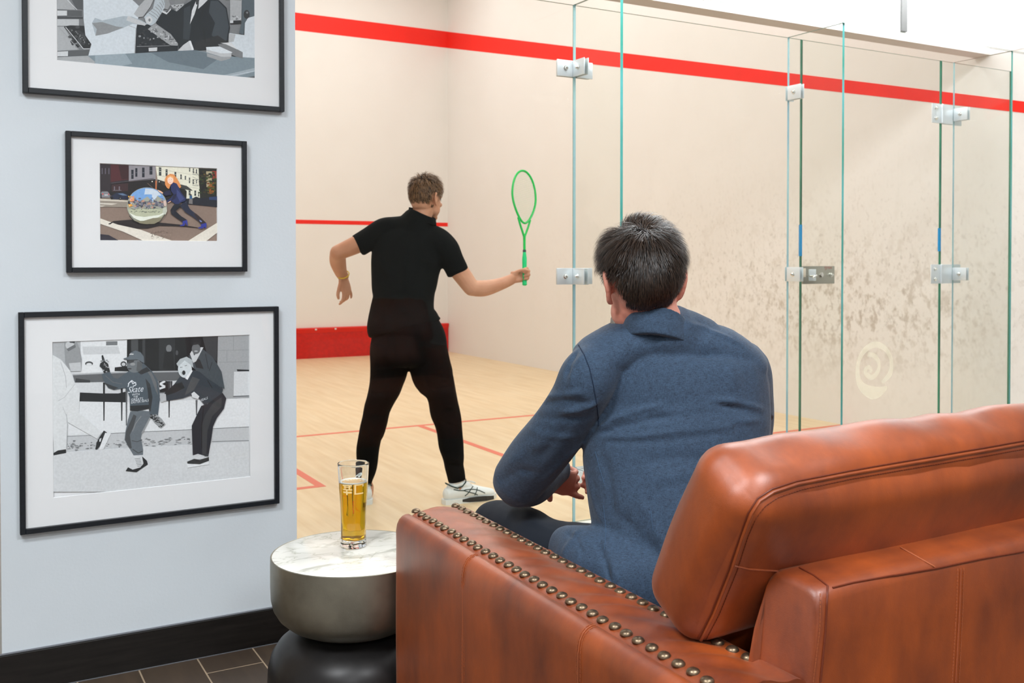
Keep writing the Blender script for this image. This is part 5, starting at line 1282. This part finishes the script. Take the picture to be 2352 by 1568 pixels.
A.p(40, 285, 650, 520, 660, 700, 660, 780, 640, 780, 755, 285, 745); A.p(226, 285, 745, 780, 755, 2083, 710, 2083, 1010, 10, 1110, 10, 760); A.p(120, 1120, 520, 1210, 520, 1215, 660, 1130, 660); A.p(30, 1130, 530, 1250, 530, 1250, 640, 1140, 650)
A.l(225, 22, 1195, 530, 1140, 560, 1195, 590, 1135, 610)
A.p(98, 215, 462, 780, 432, 1640, 420, 1640, 470, 1300, 525, 780, 535, 240, 545); A.p(176, 215, 455, 780, 428, 1640, 415, 1640, 430, 780, 442, 215, 468); A.p(58, 250, 500, 400, 520, 400, 545, 245, 545)
for x, y0, y1, c in ((548, 545, 950, 40), (736, 600, 950, 40), (786, 560, 1000, 96), (1238, 540, 915, 60), (1262, 530, 640, 60), (1528, 730, 890, 96), (148, 910, 1030, 60)): A.p(c, x-11, y0, x+11, y0, x+5, y1, x-6, y1)
A.p(198, 10, 1125, 2083, 1020, 2083, 1165, 620, 1240, 10, 1285); A.l(120, 5, 10, 1120, 420, 1105); A.l(110, 5, 620, 1085, 2083, 1015); A.l(110, 6, 1690, 1170, 2083, 1160)
rs = random.Random(5)
for k in range(150):
    x = rs.uniform(20, 1480); y = 1225-x*.035+rs.gauss(-10, 22); A.e(rs.choice((120, 140, 160)), x, y, rs.uniform(6, 24), rs.uniform(3, 7), 6)
A.p(212, 10, 1290, 640, 1245, 2083, 1165, 2083, 1700, 0, 1700)
A.p(150, 130, 100, 250, 95, 290, 190, 312, 300, 305, 425, 190, 428, 140, 330); A.e(196, 185, 150, 46, 45); A.p(60, 175, 100, 240, 98, 236, 128, 185, 122); A.p(110, 150, 190, 240, 140, 250, 170, 170, 215); A.p(196, 175, 340, 300, 330, 305, 425, 195, 425)
A.p((216, 219, 221), 0, 250, 90, 300, 190, 420, 240, 560, 292, 640, 282, 860, 400, 960, 522, 1070, 475, 1140, 330, 1060, 165, 965, 150, 1265, 20, 1290, 0, 1000); A.l(180, 6, 90, 330, 140, 480, 150, 600); A.l(176, 8, 150, 880, 160, 1000, 150, 1250); A.l(188, 5, 60, 740, 130, 700, 240, 560); A.l(190, 5, 110, 800, 150, 900)
A.p(44, 455, 1250, 468, 1180, 500, 1120, 545, 1052, 578, 1072, 560, 1130, 520, 1200, 470, 1255); A.p(226, 560, 1075, 620, 1085, 540, 1250, 490, 1255); A.p(220, 500, 1140, 520, 1130, 510, 1170, 496, 1170); A.p(40, 12, 1290, 60, 1262, 145, 1250, 146, 1290, 12, 1315)
# middle skater
A.p((104, 112, 119), 825, 850, 940, 840, 1045, 850, 1045, 905, 990, 1000, 950, 1070, 938, 1130, 962, 1260, 960, 1310, 860, 1315, 820, 1250, 765, 1150, 775, 1060, 800, 940); A.p(76, 860, 880, 890, 900, 860, 1010, 820, 1100, 840, 1240, 815, 1240, 770, 1150, 780, 1060); A.p(150, 1030, 910, 1045, 910, 960, 1080, 940, 1080); A.l(76, 8, 840, 1160, 900, 1170, 950, 1150); A.l(140, 7, 850, 1060, 880, 980, 940, 900); A.l(76, 9, 850, 1250, 910, 1290, 955, 1270)
A.p((78, 89, 98), 523, 455, 610, 430, 645, 490, 690, 505, 785, 440, 830, 410, 900, 350, 965, 340, 1060, 430, 1115, 520, 1140, 700, 1118, 890, 1030, 880, 1025, 820, 900, 850, 822, 840, 818, 700, 780, 600, 650, 622, 590, 600, 545, 530)
A.p(56, 1035, 560, 1060, 700, 1040, 850, 1025, 850, 1010, 640, 985, 500); A.p(54, 540, 540, 600, 600, 650, 620, 700, 600, 640, 580); A.p(108, 985, 400, 1050, 440, 1100, 540, 1120, 680, 1090, 620, 1040, 480); A.p(48, 822, 790, 1025, 780, 1025, 820, 900, 848, 822, 840); A.p(50, 900, 430, 1000, 380, 1040, 420, 940, 460); A.l(104, 8, 560, 470, 640, 540, 740, 560)
A.e((112, 118, 122), 868, 368, 80, 72); A.p(70, 800, 300, 870, 300, 860, 330, 805, 345); A.e(60, 818, 398, 22, 7); A.e(150, 850, 350, 26, 16); A.p(92, 900, 320, 950, 330, 950, 400, 920, 430, 890, 420)
A.p((98, 108, 116), 752, 290, 805, 272, 830, 225, 880, 205, 935, 225, 968, 270, 972, 340, 900, 300, 800, 303, 755, 300); A.p(60, 752, 290, 800, 303, 900, 300, 905, 308, 800, 312); A.p(200, 812, 250, 826, 236, 862, 240, 858, 250)
A.p(36, 500, 370, 508, 340, 530, 325, 520, 260, 535, 252, 560, 320, 590, 345, 612, 430, 545, 445, 530, 400)
for k in range(16): A.e(rs.choice((170, 120)), rs.uniform(515, 600), rs.uniform(300, 435), rs.uniform(5, 12), rs.uniform(4, 8), 6)
A.p(156, 1030, 890, 1100, 880, 1160, 930, 1197, 985, 1150, 1027, 1080, 965)
for k in range(38): t_ = rs.random(); A.e(40, 1055+t_*110+rs.uniform(-24, 24), 900+t_*100+rs.uniform(-24, 24), rs.uniform(5, 13), rs.uniform(4, 8), 7)
A.text('Skate', 795, 655, 66, (226, 232, 238), .12, .82, .35); A.l((226, 232, 238), 9, 800, 590, 812, 545, 840, 530, 850, 560, 880, 540, 885, 570, 850, 585); A.l((226, 232, 238), 8, 800, 560, 840, 520, 870, 545)
A.text('WITH', 842, 684, 24, (226, 232, 238), .1, .95); A.text('THE', 856, 706, 20, (226, 232, 238), .1, .95); A.text('GREATS', 832, 740, 27, (226, 232, 238), .14, .95); A.text('EASTER SEALS', 832, 768, 26, (226, 232, 238), .16, .84)
A.p(214, 862, 1322, 945, 1310, 962, 1400, 930, 1440, 850, 1470, 800, 1460, 870, 1400); A.p(40, 775, 1480, 800, 1440, 850, 1465, 935, 1440, 965, 1400, 950, 1325, 1000, 1370, 1010, 1410, 950, 1450, 890, 1492); 
for k in range(6): A.l(80, 4, 870+k*6, 1350+k*16, 930+k*4, 1345+k*16)
# right skater and the man behind
A.p((68, 76, 82), 1440, 260, 1580, 180, 1690, 270, 1745, 350, 1790, 430, 1822, 610, 1700, 560, 1490, 390); A.p(44, 1490, 290, 1560, 300, 1600, 400, 1520, 385); A.l(44, 6, 1620, 240, 1650, 400); A.l(44, 6, 1690, 330, 1660, 420); A.p(206, 1455, 240, 1480, 200, 1500, 260, 1570, 170, 1598, 172, 1520, 320, 1490, 335)
A.p(30, 1455, 120, 1475, 80, 1520, 66, 1572, 82, 1580, 150, 1560, 190, 1475, 160); A.e(106, 1520, 188, 46, 55); A.e(190, 1520, 212, 20, 6); A.p(40, 1476, 150, 1500, 120, 1560, 125, 1566, 160, 1540, 140)
A.p((50, 58, 66), 1484, 410, 1560, 430, 1640, 500, 1720, 550, 1806, 615, 1790, 670, 1690, 740, 1610, 785, 1560, 720, 1460, 680, 1380, 710, 1210, 738, 1180, 680, 1190, 650, 1290, 560, 1350, 480, 1420, 510); A.p(34, 1190, 650, 1300, 560, 1370, 540, 1400, 600, 1300, 650, 1210, 680); A.p(78, 1480, 480, 1560, 510, 1500, 620, 1400, 680, 1420, 620); A.l(30, 7, 1640, 520, 1690, 600); A.p(214, 1470, 660, 1500, 640, 1555, 690, 1540, 720, 1480, 700); A.text('SEALS', 1570, 745, 26, (214, 220, 226), .42, .8)
A.p(186, 1140, 660, 1200, 665, 1206, 735, 1150, 752, 1135, 700); A.e((206, 213, 217), 1402, 402, 74, 92); A.p((178, 186, 190), 1312, 345, 1350, 295, 1420, 270, 1480, 305, 1492, 390, 1455, 350, 1400, 310, 1330, 375); A.e(36, 1390, 440, 18, 24); A.l(60, 5, 1350, 385, 1375, 380); A.l(60, 5, 1400, 368, 1425, 362); A.p(232, 1405, 500, 1470, 410, 1484, 420, 1430, 515); A.l(150, 5, 1360, 430, 1372, 460)
A.p((34, 38, 46), 1640, 770, 1800, 652, 1840, 710, 1815, 820, 1740, 920, 1700, 1010, 1680, 1150, 1650, 1325, 1485, 1312, 1475, 1000, 1540, 860, 1575, 790); A.p(60, 1700, 760, 1790, 700, 1790, 800, 1690, 900, 1640, 1060, 1630, 1300, 1585, 1310, 1575, 1010, 1620, 880); A.l(18, 8, 1600, 800, 1580, 1000, 1580, 1240)
A.p(206, 1485, 1315, 1540, 1298, 1612, 1320, 1600, 1350, 1500, 1360); A.p(34, 1425, 1380, 1500, 1350, 1560, 1362, 1610, 1345, 1655, 1330, 1657, 1370, 1560, 1408, 1430, 1402); A.p(224, 1425, 1402, 1560, 1408, 1655, 1375, 1655, 1410, 1430, 1445)
A.build(t)
# ---------------- middle picture: colour street scene
R_ = (.394, .752, 1.3605, 1.5995)
t = picture(.297, .846, 1.2615, 1.6925, *R_, 'small middle framed colour photograph of a woman pushing a big mirrored ball on a street')
A = Art(lambda x, y: (220+x*.1233, 370+y*.1233), (R_[0]-.001, R_[1]+.001, R_[2]-.001, R_[3]+.001))
A.p((140, 120, 108), 0, 0, 2400, 0, 2400, 1600, 0, 1600); A.p((44, 36, 42), 0, 0, 620, 60, 640, 600, 0, 640); A.p((78, 30, 36), 275, 60, 616, 75, 616, 340, 275, 390); A.p((54, 22, 28), 420, 70, 616, 75, 616, 330, 480, 340)
for x in (110, 170, 235): A.p((96, 92, 104), x, 130, x+18, 130, x+18, 240, x, 240)
A.p((148, 144, 150), 615, 70, 1115, 92, 1115, 335, 615, 380)
for x, y, w_, h_ in ((660, 160, 45, 170), (735, 130, 40, 160), (862, 120, 46, 180), (1000, 100, 55, 150)): A.p((30, 36, 48), x, y, x+w_, y, x+w_, y+h_, x, y+h_); A.p((120, 122, 132), x+6, y+h_*.5, x+w_-6, y+h_*.5, x+w_-6, y+h_*.55, x+6, y+h_*.55)
A.p((232, 230, 212), 1115, 90, 1918, 130, 1922, 460, 1948, 468, 1940, 705, 1675, 700, 1560, 520, 1150, 350)
for x, y, w_, h_ in ((1175, 115, 46, 155), (1300, 150, 38, 130), (1465, 200, 34, 100), (1575, 245, 26, 95), (1658, 275, 22, 70), (1735, 305, 22, 105), (1805, 340, 22, 90), (1738, 125, 20, 70), (1808, 135, 20, 90), (1865, 150, 20, 80), (1868, 345, 16, 70), (1730, 545, 34, 90), (1835, 545, 34, 100), (1905, 570, 18, 90)): A.p((60, 66, 66), x, y, x+w_, y+h_*.03, x+w_, y+h_, x, y+h_); A.p((196, 198, 186), x+5, y+h_*.45, x+w_-5, y+h_*.47, x+w_-5, y+h_*.55, x+5, y+h_*.53)
for y in (180, 300, 420): A.l((190, 188, 172), 5, 1120, y-40, 1915, y+90)
for y in (240, 340, 450): A.l((50, 50, 48), 6, 1800, y, 1915, y+10); A.l((50, 50, 48), 4, 1800, y-50, 1905, y)
A.p((34, 36, 30), 1915, 135, 2300, 150, 2300, 860, 1945, 800); A.p((150, 56, 44), 2170, 180, 2300, 190, 2300, 360, 2170, 330); A.p((176, 164, 130), 2055, 190, 2165, 190, 2160, 480, 2060, 500)
for k in range(70): A.e(rs.choice(((26, 30, 22), (60, 52, 30), (96, 80, 36), (52, 70, 34), (24, 24, 26))), rs.uniform(1930, 2240), rs.uniform(200, 640), rs.uniform(12, 38), rs.uniform(10, 30), 7)
for k in range(26): A.e(rs.choice(((120, 66, 26), (146, 88, 30), (80, 84, 30))), rs.uniform(2080, 2230), rs.uniform(400, 610), rs.uniform(14, 30), rs.uniform(12, 24), 7)
A.p((26, 21, 24), 270, 420, 1110, 335, 1110, 560, 900, 640, 270, 640); A.p((58, 34, 38), 290, 440, 600, 410, 600, 560, 300, 570); A.l((90, 84, 92), 8, 290, 410, 1080, 320); A.l((110, 90, 76), 10, 960, 410, 1060, 500); A.l((120, 120, 130), 8, 320, 545, 475, 545)
for x in (335, 425): A.p((110, 104, 112), x, 470, x+22, 470, x+22, 540, x, 540)
A.p((22, 22, 22), 1150, 340, 1290, 385, 1560, 430, 1690, 560, 1680, 790, 1120, 700); A.p((60, 62, 62), 1560, 430, 1690, 460, 1805, 548, 1570, 510); A.p((46, 48, 48), 1160, 345, 1290, 390, 1300, 470, 1250, 450); A.p((198, 112, 66), 1108, 365, 1132, 366, 1132, 530, 1108, 530); A.e((250, 244, 226), 1048, 380, 12, 12, 8); A.e((250, 244, 226), 1180, 385, 10, 10, 8)
A.p((150, 140, 128), 0, 690, 600, 725, 600, 860, 0, 850); A.p((206, 198, 184), 60, 700, 600, 735, 600, 760, 60, 735); A.p((212, 206, 194), 60, 775, 400, 790, 300, 815, 60, 800); A.p((206, 200, 188), 60, 825, 170, 830, 120, 850, 60, 848)
A.p((130, 130, 136), 80, 620, 110, 565, 220, 565, 262, 620, 258, 680, 80, 680); A.p((60, 60, 68), 60, 600, 110, 610, 110, 685, 60, 680); A.e((230, 50, 40), 128, 612, 14, 10, 8); A.e((230, 50, 40), 238, 616, 12, 9, 8); A.p((210, 210, 214), 160, 622, 225, 622, 222, 640, 162, 640)
A.p((28, 36, 62), 262, 665, 300, 640, 380, 590, 520, 588, 600, 630, 620, 690, 600, 715, 280, 710); A.p((96, 120, 150), 400, 605, 500, 600, 590, 640, 500, 640); A.e((14, 14, 18), 300, 690, 26, 26, 10); A.e((14, 14, 18), 455, 695, 28, 28, 10); A.e((120, 124, 130), 455, 695, 12, 12, 8)
A.p((26, 30, 42), 1680, 700, 1810, 690, 1860, 660, 1950, 690, 2100, 670, 2300, 650, 2300, 860, 1690, 800); A.p((40, 60, 100), 2110, 670, 2300, 655, 2300, 730, 2110, 720); A.p((50, 96, 140), 1745, 640, 1790, 640, 1795, 710, 1745, 700); A.e((60, 40, 36), 1768, 628, 14, 16, 8); A.p((120, 116, 116), 1740, 700, 1800, 705, 1800, 800, 1730, 790)
A.p((228, 222, 210), 0, 1035, 400, 1180, 830, 1275, 1120, 1380, 1480, 1500, 920, 1500, 500, 1310, 0, 1140); A.p((228, 222, 210), 1690, 1500, 2300, 1120, 2300, 1300, 2040, 1500)
A.p((34, 26, 28), 225, 1170, 330, 1115, 640, 1090, 1000, 1110, 1200, 1145, 1560, 1180, 1900, 1235, 1900, 1245, 1560, 1215, 1180, 1205, 960, 1255, 760, 1255, 560, 1215, 420, 1180, 320, 1145, 260, 1180); A.p((46, 42, 54), 0, 1350, 240, 1375, 430, 1480, 0, 1500)
for k in range(60): A.e(rs.choice(((126, 108, 96), (108, 92, 84), (160, 142, 128))), rs.uniform(1000, 1420), rs.uniform(1290, 1440), rs.uniform(4, 16), rs.uniform(3, 8), 6)
A.e((168, 170, 156), 950, 832, 374, 342, 36)
A.p((120, 166, 220), 640, 650, 690, 590, 780, 530, 900, 497, 1020, 500, 1130, 535, 1230, 610, 1290, 720, 1240, 720, 1140, 640, 1060, 760, 960, 660, 860, 720, 760, 770, 690, 740); A.p((206, 218, 232), 920, 510, 1060, 520, 1150, 560, 1220, 640, 1150, 640, 1060, 770, 1040, 620, 900, 620)
for k in range(150): A.e(rs.choice(((96, 98, 118), (120, 120, 136), (76, 80, 92), (150, 150, 160), (200, 150, 130))), rs.uniform(700, 1290), 800+rs.gauss(0, 44), rs.uniform(8, 34), rs.uniform(6, 20), 6)
A.p((186, 190, 164), 600, 900, 800, 880, 1100, 890, 1300, 880, 1310, 960, 1180, 1080, 900, 1090, 700, 1040, 620, 980)
for k in range(50): A.e(rs.choice(((60, 70, 70), (96, 104, 96), (130, 136, 120))), rs.uniform(640, 1250), rs.choice((885, 900, 950, 940))+rs.gauss(0, 8), rs.uniform(6, 22), rs.uniform(3, 7), 6)
A.p((230, 234, 222), 615, 960, 740, 1020, 900, 1040, 1180, 1000, 1290, 940, 1300, 970, 1150, 1050, 960, 1110, 820, 1115, 700, 1060); A.p((136, 130, 106), 700, 1100, 860, 1120, 1060, 1060, 1240, 1050, 1180, 1120, 1080, 1170, 900, 1172, 780, 1150)
for P_, c in (((620, 700, 710, 640, 710, 740, 640, 760), (226, 150, 120)), ((600, 800, 660, 790, 670, 830, 620, 860), (240, 170, 40)), ((600, 740, 640, 760, 640, 800, 590, 790), (60, 60, 70))): A.p(c, *P_)
for k in range(30): A.e(rs.choice(((236, 160, 120), (250, 190, 60), (90, 70, 70), (216, 216, 220))), rs.uniform(590, 700), rs.uniform(650, 860), rs.uniform(5, 16), rs.uniform(5, 12), 6)
A.p((214, 190, 180), 1250, 740, 1300, 730, 1312, 800, 1300, 850, 1260, 830); A.l((40, 44, 40), 12, 620, 1020, 700, 1110, 800, 1150); A.l((70, 74, 66), 10, 1290, 980, 1240, 1060, 1180, 1130); A.p((196, 200, 186), 1240, 880, 1310, 850, 1322, 930, 1290, 1000, 1240, 960)
A.p((240, 190, 160), 1140, 535, 1200, 555, 1250, 590, 1240, 612, 1180, 580); A.p((22, 28, 62), 1235, 600, 1300, 560, 1380, 540, 1400, 630, 1290, 650, 1262, 625)
A.p((224, 146, 84), 1280, 340, 1310, 275, 1380, 238, 1450, 250, 1510, 330, 1560, 420, 1584, 480, 1560, 506, 1500, 450, 1450, 400, 1390, 440, 1355, 520, 1320, 500, 1284, 440); A.e((252, 216, 198), 1383, 355, 56, 74); A.p((240, 176, 110), 1320, 300, 1380, 268, 1440, 290, 1440, 330, 1380, 290, 1330, 330); A.e((210, 90, 84), 1376, 400, 16, 5, 8); A.e((90, 60, 50), 1360, 345, 7, 4, 8); A.e((90, 60, 50), 1400, 340, 7, 4, 8)
A.p((34, 44, 92), 1385, 450, 1440, 395, 1500, 420, 1535, 480, 1580, 580, 1640, 660, 1675, 700, 1660, 740, 1560, 780, 1515, 825, 1460, 790, 1400, 745, 1330, 780, 1310, 740, 1400, 680, 1440, 620, 1395, 560); A.p((58, 68, 122), 1500, 520, 1560, 590, 1640, 700, 1560, 760, 1500, 640); A.p((20, 26, 60), 1430, 640, 1500, 600, 1480, 690, 1400, 745); A.p((240, 190, 160), 1330, 775, 1390, 738, 1392, 752, 1345, 782)
A.p((20, 24, 38), 1460, 800, 1590, 800, 1570, 850, 1480, 930, 1590, 1030, 1690, 1092, 1610, 1130, 1500, 1060, 1400, 985, 1385, 910, 1420, 850); A.p((28, 36, 60), 1570, 845, 1600, 790, 1690, 735, 1700, 800, 1745, 890, 1850, 975, 1960, 1070, 2052, 1158, 1955, 1175, 1880, 1100, 1800, 1040, 1660, 950)
A.p((44, 32, 36), 1820, 980, 1860, 975, 1960, 1065, 2050, 1150, 1960, 1180, 1900, 1110); A.p((44, 54, 150), 1610, 1120, 1695, 1095, 1702, 1200, 1685, 1202, 1672, 1150, 1640, 1205, 1560, 1212, 1562, 1198, 1610, 1175); A.p((44, 54, 150), 1950, 1175, 2050, 1150, 2056, 1190, 2046, 1252, 2030, 1252, 2020, 1220, 1985, 1255, 1900, 1255, 1900, 1238, 1955, 1212); A.p((120, 140, 200), 1920, 1090, 1970, 1120, 1960, 1140, 1930, 1120)
A.build(t)
# ---------------- upper picture: at the counter, black and white
R_ = (.276, .876, 1.9055, 2.345)
t = picture(.181, .973, 1.799, 2.466, *R_, 'top framed black-and-white photograph of a man in dark suit at a shop counter')
A = Art(lambda x, y: (120+x*.20408, y*.20408), (R_[0]-.001, R_[1]+.001, R_[2]-.001, R_[3]+.001))
A.p(128, -100, -2200, 2500, -2200, 2500, 1100, -100, 1100); A.p(120, 0, -600, 345, -600, 350, 640, 0, 640); A.p(168, 40, -60, 180, -20, 260, 110, 40, 100); A.p(86, 200, -40, 345, -20, 345, 110, 270, 100)
A.l(210, 6, 170, 0, 280, 110); A.p(88, 40, 110, 335, 120, 335, 185, 40, 180); A.p(206, 44, 118, 166, 120, 166, 175, 48, 176); A.p(190, 45, 215, 300, 215, 300, 290, 45, 290); A.p(70, 45, 185, 345, 190, 345, 215, 45, 212)
A.p(172, 45, 300, 130, 300, 290, 560, 55, 572); A.p(40, 130, 300, 200, 285, 360, 290, 370, 400, 440, 490, 420, 550, 350, 555)
for k in range(40): A.e(rs.choice((58, 74, 36)), rs.uniform(180, 340)+rs.uniform(0, 60), rs.uniform(300, 520), rs.uniform(14, 26), rs.uniform(14, 24), 9)
for k in range(12): A.e(190, 240+k*14+rs.uniform(-20, 20), 340+k*14, 5, 4, 6)
A.l(214, 7, 150, 305, 350, 550, 425, 548); A.l(160, 7, 70, 300, 300, 560); A.p(92, 50, 575, 418, 560, 402, 628, 55, 642); A.p(206, 55, 582, 178, 576, 176, 632, 58, 634)
A.p((34, 40, 46), 940, 290, 1150, 250, 1330, 380, 1420, 500, 1410, 575, 935, 600)
for k in range(60): A.e(rs.choice((56, 74, 24, 150)), rs.uniform(950, 1300), rs.uniform(320, 520), rs.uniform(4, 18), rs.uniform(4, 12), 7)
A.p(158, 1075, 330, 1150, 262, 1215, 262, 1300, 330, 1425, 395, 1412, 515, 1330, 512)
for k in range(60): t_ = rs.random(); A.e(rs.choice((120, 190, 96, 206)), 1120+t_*250+rs.uniform(-30, 50), 320+t_*150+rs.uniform(-20, 30), rs.uniform(4, 16), rs.uniform(4, 10), 6)
A.p(206, 1082, 540, 1180, 534, 1178, 576, 1085, 580); A.l(160, 5, 950, 525, 1320, 515)
A.p(176, 1290, 40, 1480, 40, 1470, 130, 1430, 180, 1340, 70); A.p(128, 1240, -600, 1600, -600, 1500, 40, 1330, 60, 1280, 40)
for k in range(30): A.e(rs.choice((70, 110, 200)), rs.uniform(1340, 1450), rs.uniform(60, 150), rs.uniform(4, 12), rs.uniform(4, 9), 6)
A.e(60, 1685, -300, 118, 120); A.e((168, 172, 176), 1680, -210, 96, 130); A.p(150, 1625, -120, 1745, -120, 1760, -20, 1615, -20); A.e(90, 640, -640, 120, 130); A.e((176, 180, 184), 650, -560, 100, 135); A.p((170, 174, 178), 590, -470, 720, -470, 730, -330, 580, -330)
A.p((206, 214, 221), 345, -200, 470, -330, 620, -380, 800, -340, 960, -200, 900, 0, 975, 70, 970, 180, 945, 320, 930, 600, 405, 628, 440, 500, 372, 400, 352, 220); A.p((168, 179, 187), 445, 260, 480, 202, 560, 232, 720, 200, 800, 182, 900, 190, 1000, 230, 1075, 275, 1010, 285, 900, 270, 790, 320, 620, 380, 485, 402); A.p(140, 445, 262, 560, 250, 720, 300, 800, 310, 620, 380, 485, 405, 500, 330); A.p(196, 850, 180, 1000, 240, 1060, 270, 1040, 292, 920, 265, 830, 230)
A.p(176, 975, 70, 1060, -20, 1150, -30, 1100, 80, 1020, 190, 960, 195, 915, 160); A.l(150, 5, 940, 320, 925, 600); A.l(168, 6, 860, 290, 940, 320)
A.p((30, 37, 43), 1165, 245, 1235, 150, 1340, 108, 1400, 130, 1480, 60, 1560, 10, 1610, -30, 1760, -45, 1880, 10, 1960, 90, 1998, 310, 1975, 470, 1890, 520, 1720, 560, 1590, 570, 1540, 465, 1420, 555, 1420, 500, 1330, 380, 1170, 270)
A.p((62, 70, 77), 1780, 10, 1860, 10, 1950, 100, 1985, 300, 1960, 460, 1860, 450, 1790, 400, 1830, 260, 1760, 140); A.p((50, 58, 64), 1480, 100, 1550, 60, 1560, 300, 1540, 450, 1470, 440); A.p(44, 1600, 480, 1860, 400, 1960, 470, 1850, 530, 1600, 565); A.l(26, 8, 1760, 20, 1700, 100, 1650, 250); A.l(24, 8, 1700, 300, 1720, 480)
A.p(216, 1548, 275, 1570, 120, 1625, -10, 1645, 10, 1600, 160); A.p(210, 1640, 104, 1650, 10, 1700, -60, 1760, -10, 1690, 60); A.p(60, 1612, -20, 1650, -10, 1640, 60, 1615, 50); A.p(206, 1232, 140, 1240, 118, 1290, 145, 1330, 96, 1335, 112, 1285, 165)
A.p(150, 1250, 100, 1270, 0, 1300, -40, 1326, 60, 1300, 110); A.p((182, 192, 199), 1032, 195, 1060, 160, 1130, 100, 1160, -30, 1270, -30, 1262, 90, 1220, 160, 1160, 260, 1110, 292, 1060, 270)
for k in range(8): A.l(134, 6, 1085+k*24, 150-k*24, 1150+k*16, 190-k*26, 1190+k*10, 230-k*28)
A.e(206, 1085, 228, 40, 44); A.e(130, 1092, 228, 12, 18); A.p(200, 1412, 572, 1470, 510, 1535, 464, 1590, 562, 1545, 582); A.p(226, 1535, 462, 1556, 460, 1592, 560, 1570, 570)
A.p(174, 1998, 0, 2130, 0, 2125, 240, 2000, 240); A.p(40, 1996, 236, 2122, 230, 2120, 268, 1998, 272); A.p(205, 1998, 232, 2034, 232, 2034, 262, 1998, 262); A.l(40, 7, 1940, -4, 2120, 2)
for k in range(14): A.e(rs.choice((110, 200)), rs.uniform(2005, 2115), rs.uniform(180, 225), 9, 6, 6)
A.p((84, 96, 104), 2130, -600, 2290, -600, 2290, 190, 2200, 210, 2165, 260, 2150, 395, 2100, 375, 2130, 250); A.e(48, 2185, 165, 34, 50); A.e(120, 2190, 145, 12, 12)
A.p((206, 214, 221), 2165, 262, 2200, 205, 2300, 175, 2300, 665, 2140, 668, 2015, 605, 1980, 500, 1990, 375, 2160, 398); A.p(180, 1985, 380, 2060, 390, 2040, 470, 1980, 480)
A.p((126, 141, 150), 40, 646, 930, 602, 1400, 576, 1600, 565, 2030, 640, 2300, 655, 2300, 925, 40, 710); A.p(168, 40, 646, 400, 630, 480, 700, 460, 745, 40, 712); A.p((150, 164, 173), 480, 626, 820, 606, 900, 720, 700, 760, 480, 745); A.p((104, 118, 127), 1100, 590, 1600, 566, 1900, 640, 1700, 780, 1300, 700); A.p((160, 172, 180), 1880, 860, 2300, 760, 2300, 800, 2000, 880); A.p(96, 2110, 888, 2300, 850, 2300, 920); A.l((190, 200, 208), 7, 1930, 872, 2280, 800)
A.p(124, 1860, 500, 1960, 492, 2140, 590, 2140, 662, 2030, 628, 1880, 525); A.p(214, 1890, 486, 2010, 480, 2080, 560, 1950, 500); A.p((214, 221, 227), 1728, 532, 1880, 525, 2026, 592, 2010, 600, 1900, 604, 1732, 560); A.p(190, 1730, 560, 1905, 605, 2015, 598, 2012, 642, 1900, 642, 1732, 590); A.p(160, 1735, 600, 1900, 644, 2010, 640, 1995, 665, 1900, 690, 1740, 640)
A.build(t)
